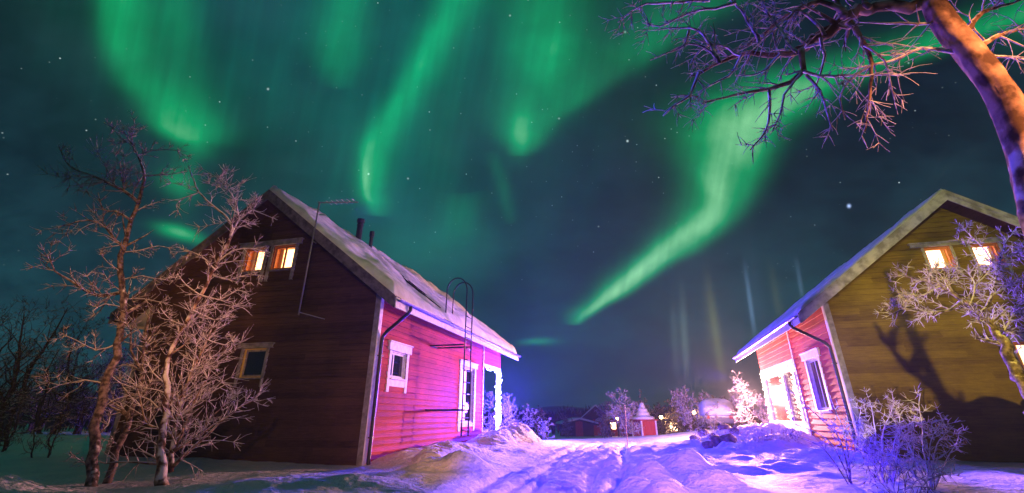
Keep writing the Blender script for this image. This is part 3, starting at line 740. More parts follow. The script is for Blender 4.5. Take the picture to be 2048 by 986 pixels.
# aerial on the gable
m = MB(); m.tube([(-1.86, -.66, 3.25), (-1.86, -.66, 6.35)], .02, 8); ae = m.build('aerial', M['metal_gray'], HA, smooth=True)
m = MB(); m.tube([(-1.92, -.66, 6.33), (-.75, -.50, 6.28)], .017, 6)
for i in range(6): m.tube([(-1.6 + i*.16, -.75, 6.315 - i*.006), (-1.6 + i*.16, -.45, 6.315 - i*.006)], .005, 5)
m.build('boom', M['metal_gray'], ae)
m = MB(); m.tube([(-1.86, -.66, 3.32), (-1.55, -.02, 3.25)], .014, 6); m.build('bracket', M['metal_gray'], ae)
m = MB(); m.tube([(-1.86, -.66, 5.2), (-1.86, -.50, 5.2)], .02, 6); m.build('bracket', M['metal_gray'], ae)

PB = dict(W=7.137, Wh=4.034, Ap=6.60, L=4.0, P=9.53, oe=.86, og=.588, snow=.13, gutter='gutter_blue_lit', barge='barge_pale', gmat='brown_wood_light', smat='red_wood_wide', ptop=2.86, lap=.17,
          gopen=[(2.87, 3.50, 4.68, 5.33), (3.98, 4.62, 4.68, 5.33), (3.98, 4.9, 1.75, 2.72)], sopen=[(1.55, 2.70, 1.18, 2.64)])
HB, gB, sB, rB = house('wooden_house', 'red wooden house at right with glowing glazed porch and dark yellow lit gable', B0, 1, PB)
window(gB, HB, 2.87, 3.50, 4.68, 5.33, 'grey_trim', 'lit_pane_pink', side=.06, ear=.22, head=(.26, .10), depth=.28, sash='orange_wood')
window(gB, HB, 3.98, 4.62, 4.68, 5.33, 'grey_trim', 'lit_pane_pink', side=.06, ear=.22, head=(.20, .10), depth=.28, sash='orange_wood')
window(gB, HB, 3.98, 4.9, 1.75, 2.72, 'grey_trim', 'lit_pane', side=.14, ear=.3, head=(.06, .12), depth=.28, sash='orange_wood')
window(sB, HB, 1.55, 2.70, 1.18, 2.64, 'white_trim', 'glass_brown', side=.16, ear=.0, head=(.14, .20), mull=(.55,), reveal='white_trim', apron=.08, depth=.16)
downpipe(HB, 1, .86, rB(-.86) + .08, .10)
for v in (4.55, 6.15, 9.37):
    m = MB(); m.box(v - .10, v + .10, -.02, .14, -.3, 2.79); sB.put(m).build('porch_post', M['white_trim'], HB, bevel=.008)
m = MB(); m.box(4.12, 9.53, -.03, .13, 2.50, 2.858); sB.put(m).build('porch_beam', M['white_trim'], HB, bevel=.005)
m = MB(); m.box(4.112, 9.53, .0, .10, -.3, .80); sB.put(m).build('porch_parapet', M['white_trim'], HB)
m = MB(); m.box(4.12, 9.5, .07, .09, .80, 2.5); sB.put(m).build('porch_glazing', M['glass_brown'], HB)
m = MB(); m.box(4.112, 9.53, -.06, .12, .802, .86); sB.put(m).build('porch_rail', M['white_trim'], HB)
m = MB(); m.box(.16, 7.1, 4.2, 9.5, -.25, .1); m.build('porch_deck', M['brown_wood'], HB)
m = MB(); pB = (6.60 - 4.034) / (7.137/2)
siding(m, 0, 7.137, -.3, PB['Ap'] - .02, [], lambda z: (0, 7.137) if z <= 4.034 else ((z-4.034)/pB, 7.137-(z-4.034)/pB)); Frame((0, 9.53, 0), (1, 0, 0), (0, 1, 0)).put(m).build('porch_gable', M['red_wood'], HB)
m = MB(); m.box(6.99, 7.13, 4.1, 9.5, -.3, 4.0); m.build('porch_back_wall', M['red_wood'], HB)

# ------------------------------------------------------------------ string lights
def string_lights(name, label, path_fn, n, matname, r, jitter, seed, rz=-TH, org=None):
    T = thing(name, org, label, 'string lights', rz=rz)
    rg = random.Random(seed); pts = []
    for i in range(n):
        p = Vector(path_fn(i / (n - 1))); p += Vector((rg.uniform(-1, 1), rg.uniform(-1, 1), rg.uniform(-1, 1))) * jitter; pts.append(p)
    m = MB(); m.tube(pts, .008, 4); m.build('wire', M['wire'], T)
    mb = None
    for p in pts[:95]:
        if mb is None:
            m = MB(); m.sphere((0, 0, 0), r, 8, 6); mb = m.build('bulb', M[matname], T, smooth=True); o = mb
        else:
            o = mb.copy(); col.objects.link(o); o.parent = T
        o.location = p
    return T
string_lights('string_lights', 'tangled blue white string lights wound round the open porch post of the left house',
              lambda t: (.03 + .05*math.cos(t*60) + .03*math.sin(t*17), 10.92 + .10*math.sin(t*60) + .07*math.sin(t*13), 2.75 - 2.65*t), 95, 'bulb_blue', .040, .09, 1, org=A0)
string_lights('string_lights', 'short blue white string lights lying along the porch floor edge of the left house',
              lambda t: (.04 + .05*math.sin(t*20), 9.0 + 2.1*t, .16 + .10*abs(math.sin(t*5))), 26, 'bulb_blue', .028, .03, 2, org=A0)
string_lights('string_lights', 'short blue white string lights under the porch beam of the left house',
              lambda t: (.05, 9.0 + 2.2*t, 2.82 - .10*abs(math.sin(t*7))), 22, 'bulb_blue', .024, .02, 3, org=A0)
for v, lb, sd in ((4.55, 'nearest lit post', 4), (6.15, 'middle lit post', 5), (9.37, 'farthest lit post', 6)):
    string_lights('string_lights', 'warm white string lights spiralling round the %s of the right porch' % lb,
                  lambda t, v=v: (-.03 - .05*math.cos(t*90), v + .11*math.sin(t*90), 2.75 - 2.3*t), 80, 'bulb_warm', .028, .03, sd, org=B0)
string_lights('string_lights', 'warm white string lights running along the beam of the right porch',
              lambda t: (-.07, 4.2 + 5.2*t, 2.66 - .08*abs(math.sin(t*14))), 50, 'bulb_warm', .028, .015, 8, org=B0)

# ------------------------------------------------------------------ trees
class Tree:
    def __init__(s, seed, droop=0, wob=.22, twigr=.006, ratio=.62, density=1.0, up=.12, seglen=.16, spread=.9):
        s.r = random.Random(seed); s.big = MB(); s.small = MB(); s.droop, s.wob, s.twigr = droop, wob, twigr
        s.ratio, s.density, s.up, s.seglen, s.spread = ratio, density, up, seglen, spread; s.count = 0; s.cap = 5200
    def rv(s): return Vector((s.r.gauss(0, 1), s.r.gauss(0, 1), s.r.gauss(0, 1)))
    def smooth(s, pts, rad, wig=0.0):
        """resample a guide line and give it knees"""
        out, ro = [], []
        n = len(pts)
        for i in range(n - 1):
            p0, p1, p2, p3 = pts[max(i-1, 0)], pts[i], pts[i+1], pts[min(i+2, n-1)]
            k = max(2, int((p2 - p1).length / s.seglen))
            for j in range(k):
                t = j / k
                q = .5*((2*p1) + (p2 - p0)*t + (2*p0 - 5*p1 + 4*p2 - p3)*t*t + (3*p1 - p0 - 3*p2 + p3)*t**3)
                rr = rad[i] + (rad[i+1] - rad[i])*t
                out.append(q + s.rv()*wig*rr); ro.append(rr)
        out.append(pts[-1]); ro.append(rad[-1])
        return out, ro
    def branch(s, p, d, length, r0, level):
        if s.count > s.cap: return
        s.count += 1
        n = max(3, int(length / s.seglen)); step = length / n
        pts, rad = [p], [r0]; d = d.normalized(); q = p
        for i in range(n):
            d = (d + s.rv()*s.wob*(.6 + .3*level) + Vector((0, 0, s.up - s.droop))*.35).normalized()
            q = q + d*step; pts.append(q); rad.append(max(s.twigr*.38, r0*(1 - .85*(i+1)/n)))
        s.add(pts, rad)
        if level <= 0: return
        s.sprout(pts, rad, length, level)
    def sprout(s, pts, rad, length, level, a=.15, dens=1.0):
        k = max(3, int(length * (9.0 if level == 1 else 6.5) * s.density * dens + s.r.random()))
        for _ in range(k):
            i = min(len(pts) - 2, int(len(pts) * (a + (1 - a) * s.r.random())))
            dd = (pts[i+1] - pts[i]).normalized(); o = dd.orthogonal().normalized(); o.rotate(Matrix.Rotation(s.r.uniform(0, 6.28), 3, dd))
            nd = (dd*.65 + o*s.spread*s.r.uniform(.6, 1.2)).normalized()
            L = length * s.ratio * s.r.uniform(.35, .9) * (1 - .4*i/len(pts))
            s.branch(pts[i], nd, max(L, .10), max(rad[i]*.55, s.twigr), level - 1)
    def add(s, pts, rad):
        if rad[0] > .022: s.big.tube(pts, rad, 9 if rad[0] > .06 else 6)
        else: s.small.tube(pts, rad, 3, cap=False)
    def guide(s, pts, rad, level=2, dens=1.0, wig=.25, a=.1, L=None):
        pts = [Vector(p) for p in pts]; P2, R2 = s.smooth(pts, rad, wig)
        s.add(P2, R2)
        ln = sum((P2[i+1] - P2[i]).length for i in range(len(P2) - 1))
        if level > 0: s.sprout(P2, R2, L or ln, level, a, dens)
        return P2
    def rugged(s, pts, rad, seed, n=30, rough=.16, knots=()):
        """a thick trunk with flutes, knots and snow plastered along one side"""
        pts = [Vector(p) for p in pts]; sl = s.seglen; s.seglen = .018; P2, R2 = s.smooth(pts, rad, 0); s.seglen = sl
        b = len(s.big.v); s.big.tube(P2, R2, n)
        A = np.array(s.big.v[b:b + n*len(P2)]); C = np.repeat(np.array([tuple(p) for p in P2]), n, axis=0)
        ring = np.repeat(np.arange(len(P2)), n); ang = np.tile(np.arange(n), len(P2)) * 2*math.pi/n
        cx, sn = np.cos(ang)*1.6 + 7, np.sin(ang)*1.6 + 7; h = ring * .018
        k = (fbm(cx + h*.9, sn*1.3 + h*1.6, 4, seed) - .45)*rough*2.2 + (fbm(cx*3 + h*6, sn*3 - h*5, 3, seed+3) - .45)*rough + (fbm(cx*7, h*26 + sn*7, 2, seed+5) - .45)*rough*.45
        up = np.clip((A - C)[:, 2] / (np.linalg.norm(A - C, axis=1) + 1e-9), 0, 1)
        k = k + up*.30*np.clip(fbm(h*3.1, cx, 3, seed+8) - .30, 0, 1)*2
        A = C + (A - C)*(1 + k)[:, None]
        s.big.v[b:b + n*len(P2)] = [tuple(a) for a in A]
    def finish(s, name, label, bark, twig, cat='tree', group=None, kind=None):
        b = Vector(s.base); T = thing(name, b, label, cat, group=group)
        for mb, nm, mt in ((s.big, 'trunk', bark), (s.small, 'branches' if name != 'bush' else 'twigs', twig)):
            if not mb.v: continue
            mb.v = [(v[0]-b.x, v[1]-b.y, v[2]-b.z) for v in mb.v]
            mb.build(nm, M[mt], T, smooth=True, fix=False)
        return T

def line(pp, Y, dY=0):
    """pixels of the photograph's limbs laid at a measured distance; dY lets the limb run nearer or farther"""
    n = len(pp); out = []
    for i, p in enumerate(pp):
        yy = Y + dY * i / max(1, n - 1); out.append(at(p[0], p[1], yy))
    return out
def rads(a, b, n): return [a + (b - a)*i/(n-1) for i in range(n)]

# tall birch at left
t = Tree(11, wob=.20, density=1.8, up=.25, twigr=.008); t.cap = 11000
tr = [(190,975),(184,900),(196,830),(215,760),(236,690),(246,610),(240,530),(256,460),(276,405),(288,350),(270,300),(246,262)]
P_ = line(tr, 8.7, .4); P_[0].z = zgs(P_[0].x, P_[0].y) - .1; t.base = (P_[0].x, P_[0].y, P_[0].z)
t.guide(P_, [.088,.076,.07,.065,.06,.056,.05,.042,.034,.026,.018,.009], 1, .6, a=.25, L=1.6)
for pp, r, dy, lv in (([(276,405),(250,382),(228,372),(190,352),(155,342),(128,318),(118,288)], .034, -.5, 2), ([(228,372),(216,340),(200,312),(192,300)], .016, .2, 1),
    ([(252,500),(232,480),(212,455),(178,440),(140,448),(115,455)], .03, -.7, 2), ([(262,440),(232,422),(206,420),(196,385)], .024, -.3, 1),
    ([(240,585),(205,592),(175,582),(140,560),(108,542),(100,510)], .035, -1.0, 2), ([(100,540),(84,520),(82,505)], .014, -.2, 1),
    ([(290,352),(318,350),(345,348),(376,342)], .022, .4, 2), ([(276,312),(300,302),(335,300),(372,303)], .02, .3, 2), ([(262,290),(235,268),(222,250)], .014, .1, 2),
    ([(270,300),(262,262),(280,246)], .012, .2, 2), ([(288,350),(262,340),(240,330)], .012, .2, 1),
    ([(250,505),(285,500),(318,492),(352,500)], .02, .5, 2), ([(245,560),(285,552),(330,560),(350,545)], .02, .4, 2), ([(245,600),(290,598),(345,612)], .02, .4, 2),
    ([(242,545),(215,525),(200,505)], .018, -.3, 2), ([(244,585),(215,560),(205,540)], .016, -.4, 2), ([(246,615),(210,608),(185,622)], .016, -.5, 2),
    ([(276,420),(300,410),(330,400)], .018, .3, 1), ([(232,690),(190,700),(150,680),(120,665)], .02, -.6, 2), ([(212,770),(170,760),(120,770),(85,760)], .02, -.5, 2),
    ([(200,820),(230,800),(262,790)], .018, .3, 2), ([(188,930),(165,925),(140,905)], .015, -.2, 2), ([(186,880),(215,850),(222,820)], .018, .2, 2)):
    q = line(pp, 8.9, dy); t.guide(q, rads(r, .007, len(q)), lv, 1.15, a=.12)
t.finish('birch_tree', 'tall gnarled bare birch rising above the roof at the far left of the left house', 'bark', 'twig', group='bare birches in front of the left house')

t = Tree(12, wob=.22, density=1.8, up=.2, twigr=.008); t.cap = 6000
P_ = line([(214,965),(235,900),(262,815),(285,745),(290,680),(300,620)], 9.1, .5); P_[0].z = zgs(P_[0].x, P_[0].y) - .1; t.base = tuple(P_[0])
t.guide(P_, [.066,.058,.052,.045,.035,.016], 2, .9, a=.2, L=1.8)
for pp, r, dy, lv in (([(285,745),(262,700),(262,660),(240,640)], .024, -.4, 2), ([(262,815),(300,770),(330,730),(345,700)], .026, .3, 2), ([(245,870),(285,850),(320,812),(340,800)], .024, .3, 2), ([(275,780),(240,765),(215,745)], .018, -.3, 2),
                      ([(290,690),(320,650),(350,640)], .018, .3, 2), ([(240,890),(210,880),(165,860)], .018, -.3, 2)):
    q = line(pp, 9.2, dy); t.guide(q, rads(r, .007, len(q)), lv, 1.1, a=.12)
t.finish('birch_tree', 'leaning dark birch between the tall gnarled birch and the small forked birch', 'bark', 'twig', group='bare birches in front of the left house')

t = Tree(13, wob=.22, density=1.8, up=.15, twigr=.0085); t.cap = 12000
P_ = line([(330,972),(322,900),(330,830),(334,770),(332,735),(348,690),(385,620),(425,545),(462,470),(458,440),(430,415),(398,385),(384,350),(376,330)], 8.5, 1.2); P_[0].z = zgs(P_[0].x, P_[0].y) - .1; t.base = tuple(P_[0])
t.guide(P_, [.10,.060,.055,.048,.042,.038,.034,.030,.027,.024,.02,.016,.012,.008], 2, .75, a=.3, L=2.2)
for pp, r, dy, lv in (([(338,945),(352,860),(362,810),(385,740),(415,680),(430,640)], .05, .5, 2), ([(345,935),(380,900),(420,865),(455,832),(490,808),(516,798)], .03, .3, 2),
    ([(462,470),(478,440),(505,420),(525,390)], .022, .4, 2), ([(478,440),(470,400),(448,370),(432,345)], .02, .2, 2), ([(440,520),(470,500),(505,498),(540,505)], .022, .3, 2), ([(430,540),(400,510),(368,500)], .018, .1, 2),
    ([(425,550),(460,560),(500,548),(530,555)], .022, .3, 2), ([(400,590),(440,600),(475,580),(500,590)], .022, .3, 2), ([(400,590),(372,570),(355,548)], .018, 0, 2),
    ([(385,620),(430,640),(465,628)], .02, .3, 2), ([(370,650),(340,640),(320,615)], .018, -.2, 2), ([(385,740),(430,725),(460,690)], .02, .2, 2), ([(415,680),(450,690),(470,672)], .015, .2, 2),
    ([(355,840),(400,800),(440,775),(455,768)], .02, .3, 2), ([(350,880),(390,850),(430,835)], .018, .2, 2), ([(334,770),(305,745),(292,720)], .018, -.2, 2), ([(330,830),(300,800),(270,790)], .018, -.2, 2), ([(322,880),(350,880),(372,860)], .014, 0, 2),
    ([(398,385),(370,395),(352,410),(360,430)], .014, 0, 1), ([(505,420),(530,430),(555,440)], .012, .2, 1)):
    q = line(pp, 9.0, dy); t.guide(q, rads(r, .007, len(q)), lv, 1.25, a=.1)
t.finish('birch_tree', 'small forked birch with dense rimy twigs reaching across the left gable window', 'bark_snowy', 'twig_frost', group='bare birches in front of the left house')

# big tree leaning over from the right
t = Tree(21, wob=.20, density=2.0, up=-.30, seglen=.06, ratio=.6, twigr=.0046); t.cap = 9000
P_ = [Vector((3.02, 2.9, -1.05)), Vector((3.12, 2.86, -.2))] + [at(2110,520,2.8), at(2074,400,2.8), at(2050,300,2.8), at(2008,200,2.8), at(1945,110,2.8), at(1895,50,2.8), at(1866,0,2.8), at(1845,-60,2.85), at(1835,-150,2.9)]
t.base = tuple(P_[0])
t.rugged(P_, [.15,.135,.118,.106,.10,.098,.092,.085,.074,.062,.045], 5, rough=.20)
LIM = [
 ([(1880,5),(1835,8),(1740,15),(1692,32),(1652,66),(1600,98),(1592,107),(1540,108),(1482,110),(1440,124),(1400,146),(1378,152)], .046, .5, 2),
 ([(1692,32),(1672,0),(1690,-60)], .026, .1, 1), ([(1652,66),(1600,22),(1545,62),(1515,82),(1478,100),(1440,122)], .014, .2, 1),
 ([(1692,25),(1640,5),(1580,25),(1530,65),(1510,80),(1480,95)], .02, .3, 2), ([(1518,82),(1490,30),(1468,5),(1440,-20)], .014, .1, 2),
 ([(1600,100),(1606,140),(1580,164),(1540,178),(1500,184),(1450,194),(1402,208)], .020, .3, 2), ([(1606,140),(1640,150),(1700,151),(1760,150),(1806,150)], .014, .1, 1),
 ([(1612,148),(1640,180),(1652,215),(1666,262)], .013, .15, 2), ([(1700,45),(1728,88),(1742,130),(1738,200),(1730,262)], .018, .15, 2),
 ([(1920,108),(1870,97),(1820,106),(1780,124),(1720,134),(1690,140)], .016, .3, 2), ([(1900,48),(1820,46),(1760,45),(1705,44)], .013, .1, 1),
 ([(1540,178),(1540,225),(1530,262),(1500,300)], .011, .1, 2), ([(1482,110),(1440,90),(1400,100),(1380,130)], .012, .1, 2), ([(1440,124),(1400,60),(1360,55),(1310,60)], .014, .2, 2),
 ([(1470,5),(1430,15),(1380,25),(1320,52),(1285,45)], .014, .2, 2), ([(1420,0),(1330,5),(1280,12),(1235,45)], .013, .2, 2), ([(1400,146),(1380,190),(1350,210),(1326,232)], .013, .15, 2),
 ([(1440,124),(1412,95),(1378,88),(1345,100)], .012, .1, 2), ([(1378,60),(1370,90),(1350,100),(1300,120)], .010, .1, 1), ([(1592,107),(1560,60),(1530,20),(1520,-20)], .014, .1, 2),
 ([(1560,108),(1530,140),(1500,150),(1470,150)], .010, .1, 2), ([(1640,75),(1650,110),(1640,150),(1630,180)], .012, .1, 2), ([(1740,15),(1720,-20),(1700,-70)], .02, .1, 2),
 ([(1730,90),(1770,120),(1780,160),(1790,200)], .010, .1, 2), ([(1742,130),(1700,160),(1680,200),(1690,240)], .010, .1, 2), ([(1606,140),(1570,190),(1560,230),(1545,262)], .010, .1, 2),
 ([(1482,110),(1460,150),(1420,170),(1385,200)], .010, .1, 1),
 # limbs on the far side of the trunk
 ([(1955,95),(2000,70),(2050,55),(2100,40)], .018, .3, 2), ([(1975,110),(2020,115),(2070,120)], .014, .2, 1), ([(1930,70),(1960,30),(2010,10),(2060,-5)], .020, .3, 2)]
for pp, r, dy, lv in LIM:
    q = line(pp, 2.82, dy); t.guide(q, rads(r*1.25, .005, len(q)), lv, 1.0, a=.15, wig=.3, L=min(1.1, sum((q[i+1]-q[i]).length for i in range(len(q)-1))))
t.finish('overhanging_tree', 'thick leaning snow plastered trunk with bare limbs hanging over the yard from top right', 'bark_trunk', 'twig_frost')

# frosty tree in front of the right gable
t = Tree(31, wob=.22, density=2.6, up=.05, seglen=.09, twigr=.0078, ratio=.55); t.cap = 12000
P_ = [at(2150, 960, 7.6), at(2095,860,7.7), at(2048,768,7.8), at(2012,695,7.9), at(1985,650,8.0), at(1935,608,8.1), at(1880,572,8.2), at(1830,556,8.3), at(1800,548,8.3)]
P_[0].z = zgs(P_[0].x, P_[0].y) - .1; t.base = tuple(P_[0])
t.guide(P_, [.12,.105,.095,.08,.055,.04,.03,.02,.01], 2, 1.0, a=.55, L=1.6)
for pp, r, dy, lv in (([(1990,655),(2020,662),(2060,668),(2110,660)], .045, .3, 2), ([(1925,602),(1900,620),(1860,624),(1810,618),(1778,632)], .026, .2, 2), ([(1880,572),(1845,590),(1800,590),(1785,600)], .016, .2, 2),
    ([(1960,628),(1985,590),(1995,540),(2010,490),(2030,460)], .028, .3, 2), ([(1995,540),(1970,500),(1940,470),(1925,455)], .016, .2, 2), ([(1985,590),(2020,570),(2050,560)], .018, .2, 2), ([(2000,520),(2035,505),(2060,500)], .014, .2, 2),
    ([(1940,610),(1950,570),(1930,540),(1905,530)], .018, .2, 2), ([(2010,660),(2030,620),(2050,600)], .018, .2, 2), ([(1950,570),(1975,545),(1990,520)], .014, .2, 2), ([(1900,582),(1880,548),(1862,530)], .014, .2, 2)):
    q = line(pp, 8.0, dy); t.guide(q, rads(r, .007, len(q)), lv, 1.3, a=.12, L=1.0)
t.finish('frosty_tree', 'low frosty tree with purple lit limbs spreading across the right house gable', 'bark', 'twig_frost')

def bush(seed, label, stems, Y, dens=1.2, tw='twig_frost', r=.016, dY=.3, ratio=.55):
    t = Tree(seed, wob=.26, density=dens*1.9, up=.08, seglen=.08, twigr=.0072, ratio=ratio + .08, spread=1.15); t.cap = 8000; first = None
    for s_ in stems:
        q = line(s_, Y, dY); 
        if first is None: first = q[0].copy()
        q[0].z = zgs(q[0].x, q[0].y) - .05
        t.guide(q, rads(r, .005, len(q)), 2, 1.2, a=.15, L=.9)
    t.base = (first.x, first.y, zgs(first.x, first.y) - .05)
    return t.finish('bush', label, 'bark', tw, cat='bush', group='leafless bushes by the right house')
bush(41, 'wide blue purple lit bush below the corner of the right gable', [[(1745,915),(1735,880),(1720,845),(1722,812)], [(1750,915),(1765,870),(1780,830),(1790,800)], [(1760,915),(1790,880),(1815,850),(1850,838)], [(1740,915),(1710,885),(1690,860)], [(1752,915),(1750,860),(1745,825),(1740,800)], [(1765,915),(1800,890),(1825,880)], [(1770,915),(1800,870),(1800,830),(1815,815)]], 9.2, dens=1.7)
bush(42, 'upright thin bush with a spiky top standing before the yellow gable', [[(1850,945),(1846,890),(1845,850),(1838,810),(1842,785)], [(1852,945),(1870,900),(1890,870),(1908,852)], [(1848,945),(1825,905),(1812,880),(1790,860)], [(1850,945),(1860,890),(1880,850),(1895,830)], [(1845,945),(1800,920),(1760,905)], [(1850,945),(1895,915),(1915,885)]], 8.2, dens=1.1)
bush(43, 'sparse curved dark stems before the corner of the right red wall', [[(1692,925),(1680,880),(1650,845),(1600,800),(1580,780)], [(1692,925),(1665,890),(1620,860),(1575,845)], [(1690,925),(1690,870),(1670,820),(1660,790)], [(1688,925),(1650,900),(1600,875),(1570,865)]], 8.8, dens=.4, tw='twig', r=.013)
bush(44, 'low thicket of frosted grassy stems on the bank below the right porch', [[(x, 905 - (x-1480)*.02), (x + (k % 3 - 1)*10, 885), (x + (k % 5 - 2)*9, 862)] for k, x in enumerate(range(1490, 1600, 9))], 15.5, dens=1.0, r=.012, dY=.2, ratio=.4)
bush(45, 'bare stubby shrub among the snowy stones right of the road', [[(x, 895), (x + 4, 880), (x + (k % 3 - 1)*12, 862)] for k, x in enumerate(range(1395, 1480, 14))], 17.5, dens=.8, r=.012, dY=.2, ratio=.4)
bush(46, 'faint sparse bush low in the shaded snow at bottom right', [[(1790,985),(1760,945),(1745,925)], [(1800,985),(1812,950),(1830,930)], [(1795,985),(1780,960),(1770,930)], [(1805,985),(1850,965),(1868,955)]], 6.6, dens=.6, tw='twig', r=.008)

t = Tree(47, wob=.3, density=1.6, up=.05, seglen=.05, twigr=.011, ratio=.6); t.base = (-.97, -.90, -1.0); t.cap = 700  # unseen bush, added to break up the yellow beam on the right gable
for k in range(6):
    a = k * 1.05; p = Vector(t.base); t.guide([p, p + Vector((.08*math.cos(a), .08*math.sin(a), .35)), p + Vector((.25*math.cos(a), .25*math.sin(a), .65)), p + Vector((.32*math.cos(a), .32*math.sin(a), .90))], rads(.015, .010, 4), 2, 1.1, a=.25, L=.42)
t.finish('bush', 'bare bush beside the camera that throws twig shadows over the yellow gable', 'bark', 'twig', cat='bush')

# ------------------------------------------------------------------ generic bare trees farther off
def bare_tree(seed, px, Y, hpx, label, group, tw='twig', bk='bark', spread=.9, dens=1.0, stems=2, lev=3):
    """px: bearing, Y: distance, hpx: height of the crown top in the photograph"""
    q = at(px, 850, Y); z0 = zgs(q.x, q.y); top = at(px, hpx, Y).z; h = max(1.0, top - z0)
    t = Tree(seed, wob=.26, density=dens / max(1, h*.30), up=.10, seglen=h*.045, twigr=max(.006, Y*.00055), ratio=.70, spread=1.15)
    t.base = (q.x, q.y, z0 - .1); t.cap = 2600
    for k in range(stems):
        a = t.r.uniform(0, 6.28); ln = t.r.uniform(.05, .28) if k else .06
        p0 = Vector(t.base) + Vector((math.cos(a), math.sin(a), 0))*.12*k
        pts = [p0]
        for i in range(1, 5):
            pts.append(p0 + Vector((math.cos(a)*ln*h*i/4, math.sin(a)*ln*h*i/4, h*.84*(1 - .12*k)*i/4)) + Vector((t.r.gauss(0, .03*h), t.r.gauss(0, .03*h), 0)))
        r0 = h*.017
        t.guide(pts, rads(r0, .012, 5), lev, 1.3, a=.14, wig=.3, L=h*.72)
    return t.finish('bare_tree', label, bk, tw, group=group)

gL = 'dark bare trees beyond the left house'
for i, (px, Y, h, lb) in enumerate(((22,17,560,'dark bare tree cut by the left edge with a fanned crown'), (108,21,615,'dark flat topped tree standing above the thicket at far left'), (68,24,690,'dark small tree between the two taller far left trees'),
        (165,22,690,'dark tree close behind the tall gnarled birch trunk'), (205,25,660,'dark twiggy tree seen through the lower birch branches'), (30,14,760,'shorter near shrubby tree low at the left edge'), (120,13,800,'low dark tangled tree left of the birch foot'), (238,26,640,'dark tree hard against the left corner of the left house'))):
    bare_tree(100+i, px, Y, h, lb, gL, tw='twig_dark', bk='twig_dark', stems=3, dens=1.0)
gM = 'frosted trees behind the road between the houses'
for i, (px, Y, h, lb, tw) in enumerate((
    (1010,27,772,'blue lit tree just behind the left porch','twig_frost'), (1052,32,800,'round violet tree right of the left porch','twig_frost'), (1096,30,828,'small pale frosted tree left of the dark sheds','twig_frost'),
    (1082,46,806,'dim tree behind the small pale frosted tree','twig'), (1250,36,765,'broad pink frosted tree left of the snow capped well','twig_frost'), (1290,40,785,'tree directly behind the snow capped well','twig_frost'),
    (1345,44,790,'dark tree between the well and the tall pink tree','twig'), (1385,36,758,'tall pink frosted tree behind the snowy car','twig_frost'), (1415,40,775,'bushy pink tree right behind the snowy car roof','twig_frost'),
    (1450,40,782,'brown tangled tree right of the snowy car','twig'), (1500,27,738,'bright pink tree with visible trunk beside the right porch','twig_frost'), (1530,30,775,'bright tree half hidden behind the right porch','twig_frost'), (1475,34,770,'pale tree left of the bright pink porch tree','twig_frost'),
    (978,27,765,'blue lit tree seen through the open porch of the left house','twig_frost'), (1222,42,792,'low pink tree at the left end of the frosted row','twig_frost'), (1318,48,798,'low brownish tree right behind the snow capped well lamp','twig'), (1362,52,776,'faint far tree left of the tall pink tree','twig'), (1432,33,800,'low rimy tree directly behind the snowy car','twig_frost'), (1130,60,826,'dim rounded tree left behind the low dark shed','twig'))):
    bare_tree(200+i, px, Y, h, lb, gM, tw=tw, stems=3 if Y > 28 else 2, dens=1.0)

# distant birch forest: one mass of bare rounded crowns
m = MB(); rg = random.Random(9)
for k in range(620):
    px = rg.uniform(880, 1600) if k < 470 else rg.uniform(-80, 320); Y = rg.uniform(75, 150); q = at(px, 850, Y)
    z0 = zgs(q.x, q.y); h = rg.uniform(2.2, 4.6) * (1.0 if px > 320 else 1.7); w = h*rg.uniform(.32, .5)
    for j in range(26):
        a = rg.uniform(0, 6.28); e = rg.uniform(.25, 1); rr = w*math.sin(e*1.7)*rg.uniform(.5, 1); hh = h*(.35 + .65*math.cos((1 - e)*1.2)*rg.uniform(.7, 1))
        p1 = (q.x + rr*.35*math.cos(a), q.y + rr*.35*math.sin(a), z0 + hh*.55); p2 = (q.x + rr*math.cos(a), q.y + rr*math.sin(a), z0 + hh)
        m.tube([(q.x, q.y, z0 + hh*rg.uniform(0, .3)), p1, p2], [.09, .07, .03], 3, cap=False)
tag(m.build('forest', M['twig_dark'], fix=False), 'dark far off birch forest forming the low skyline beyond the field', 'forest', kind='stuff')

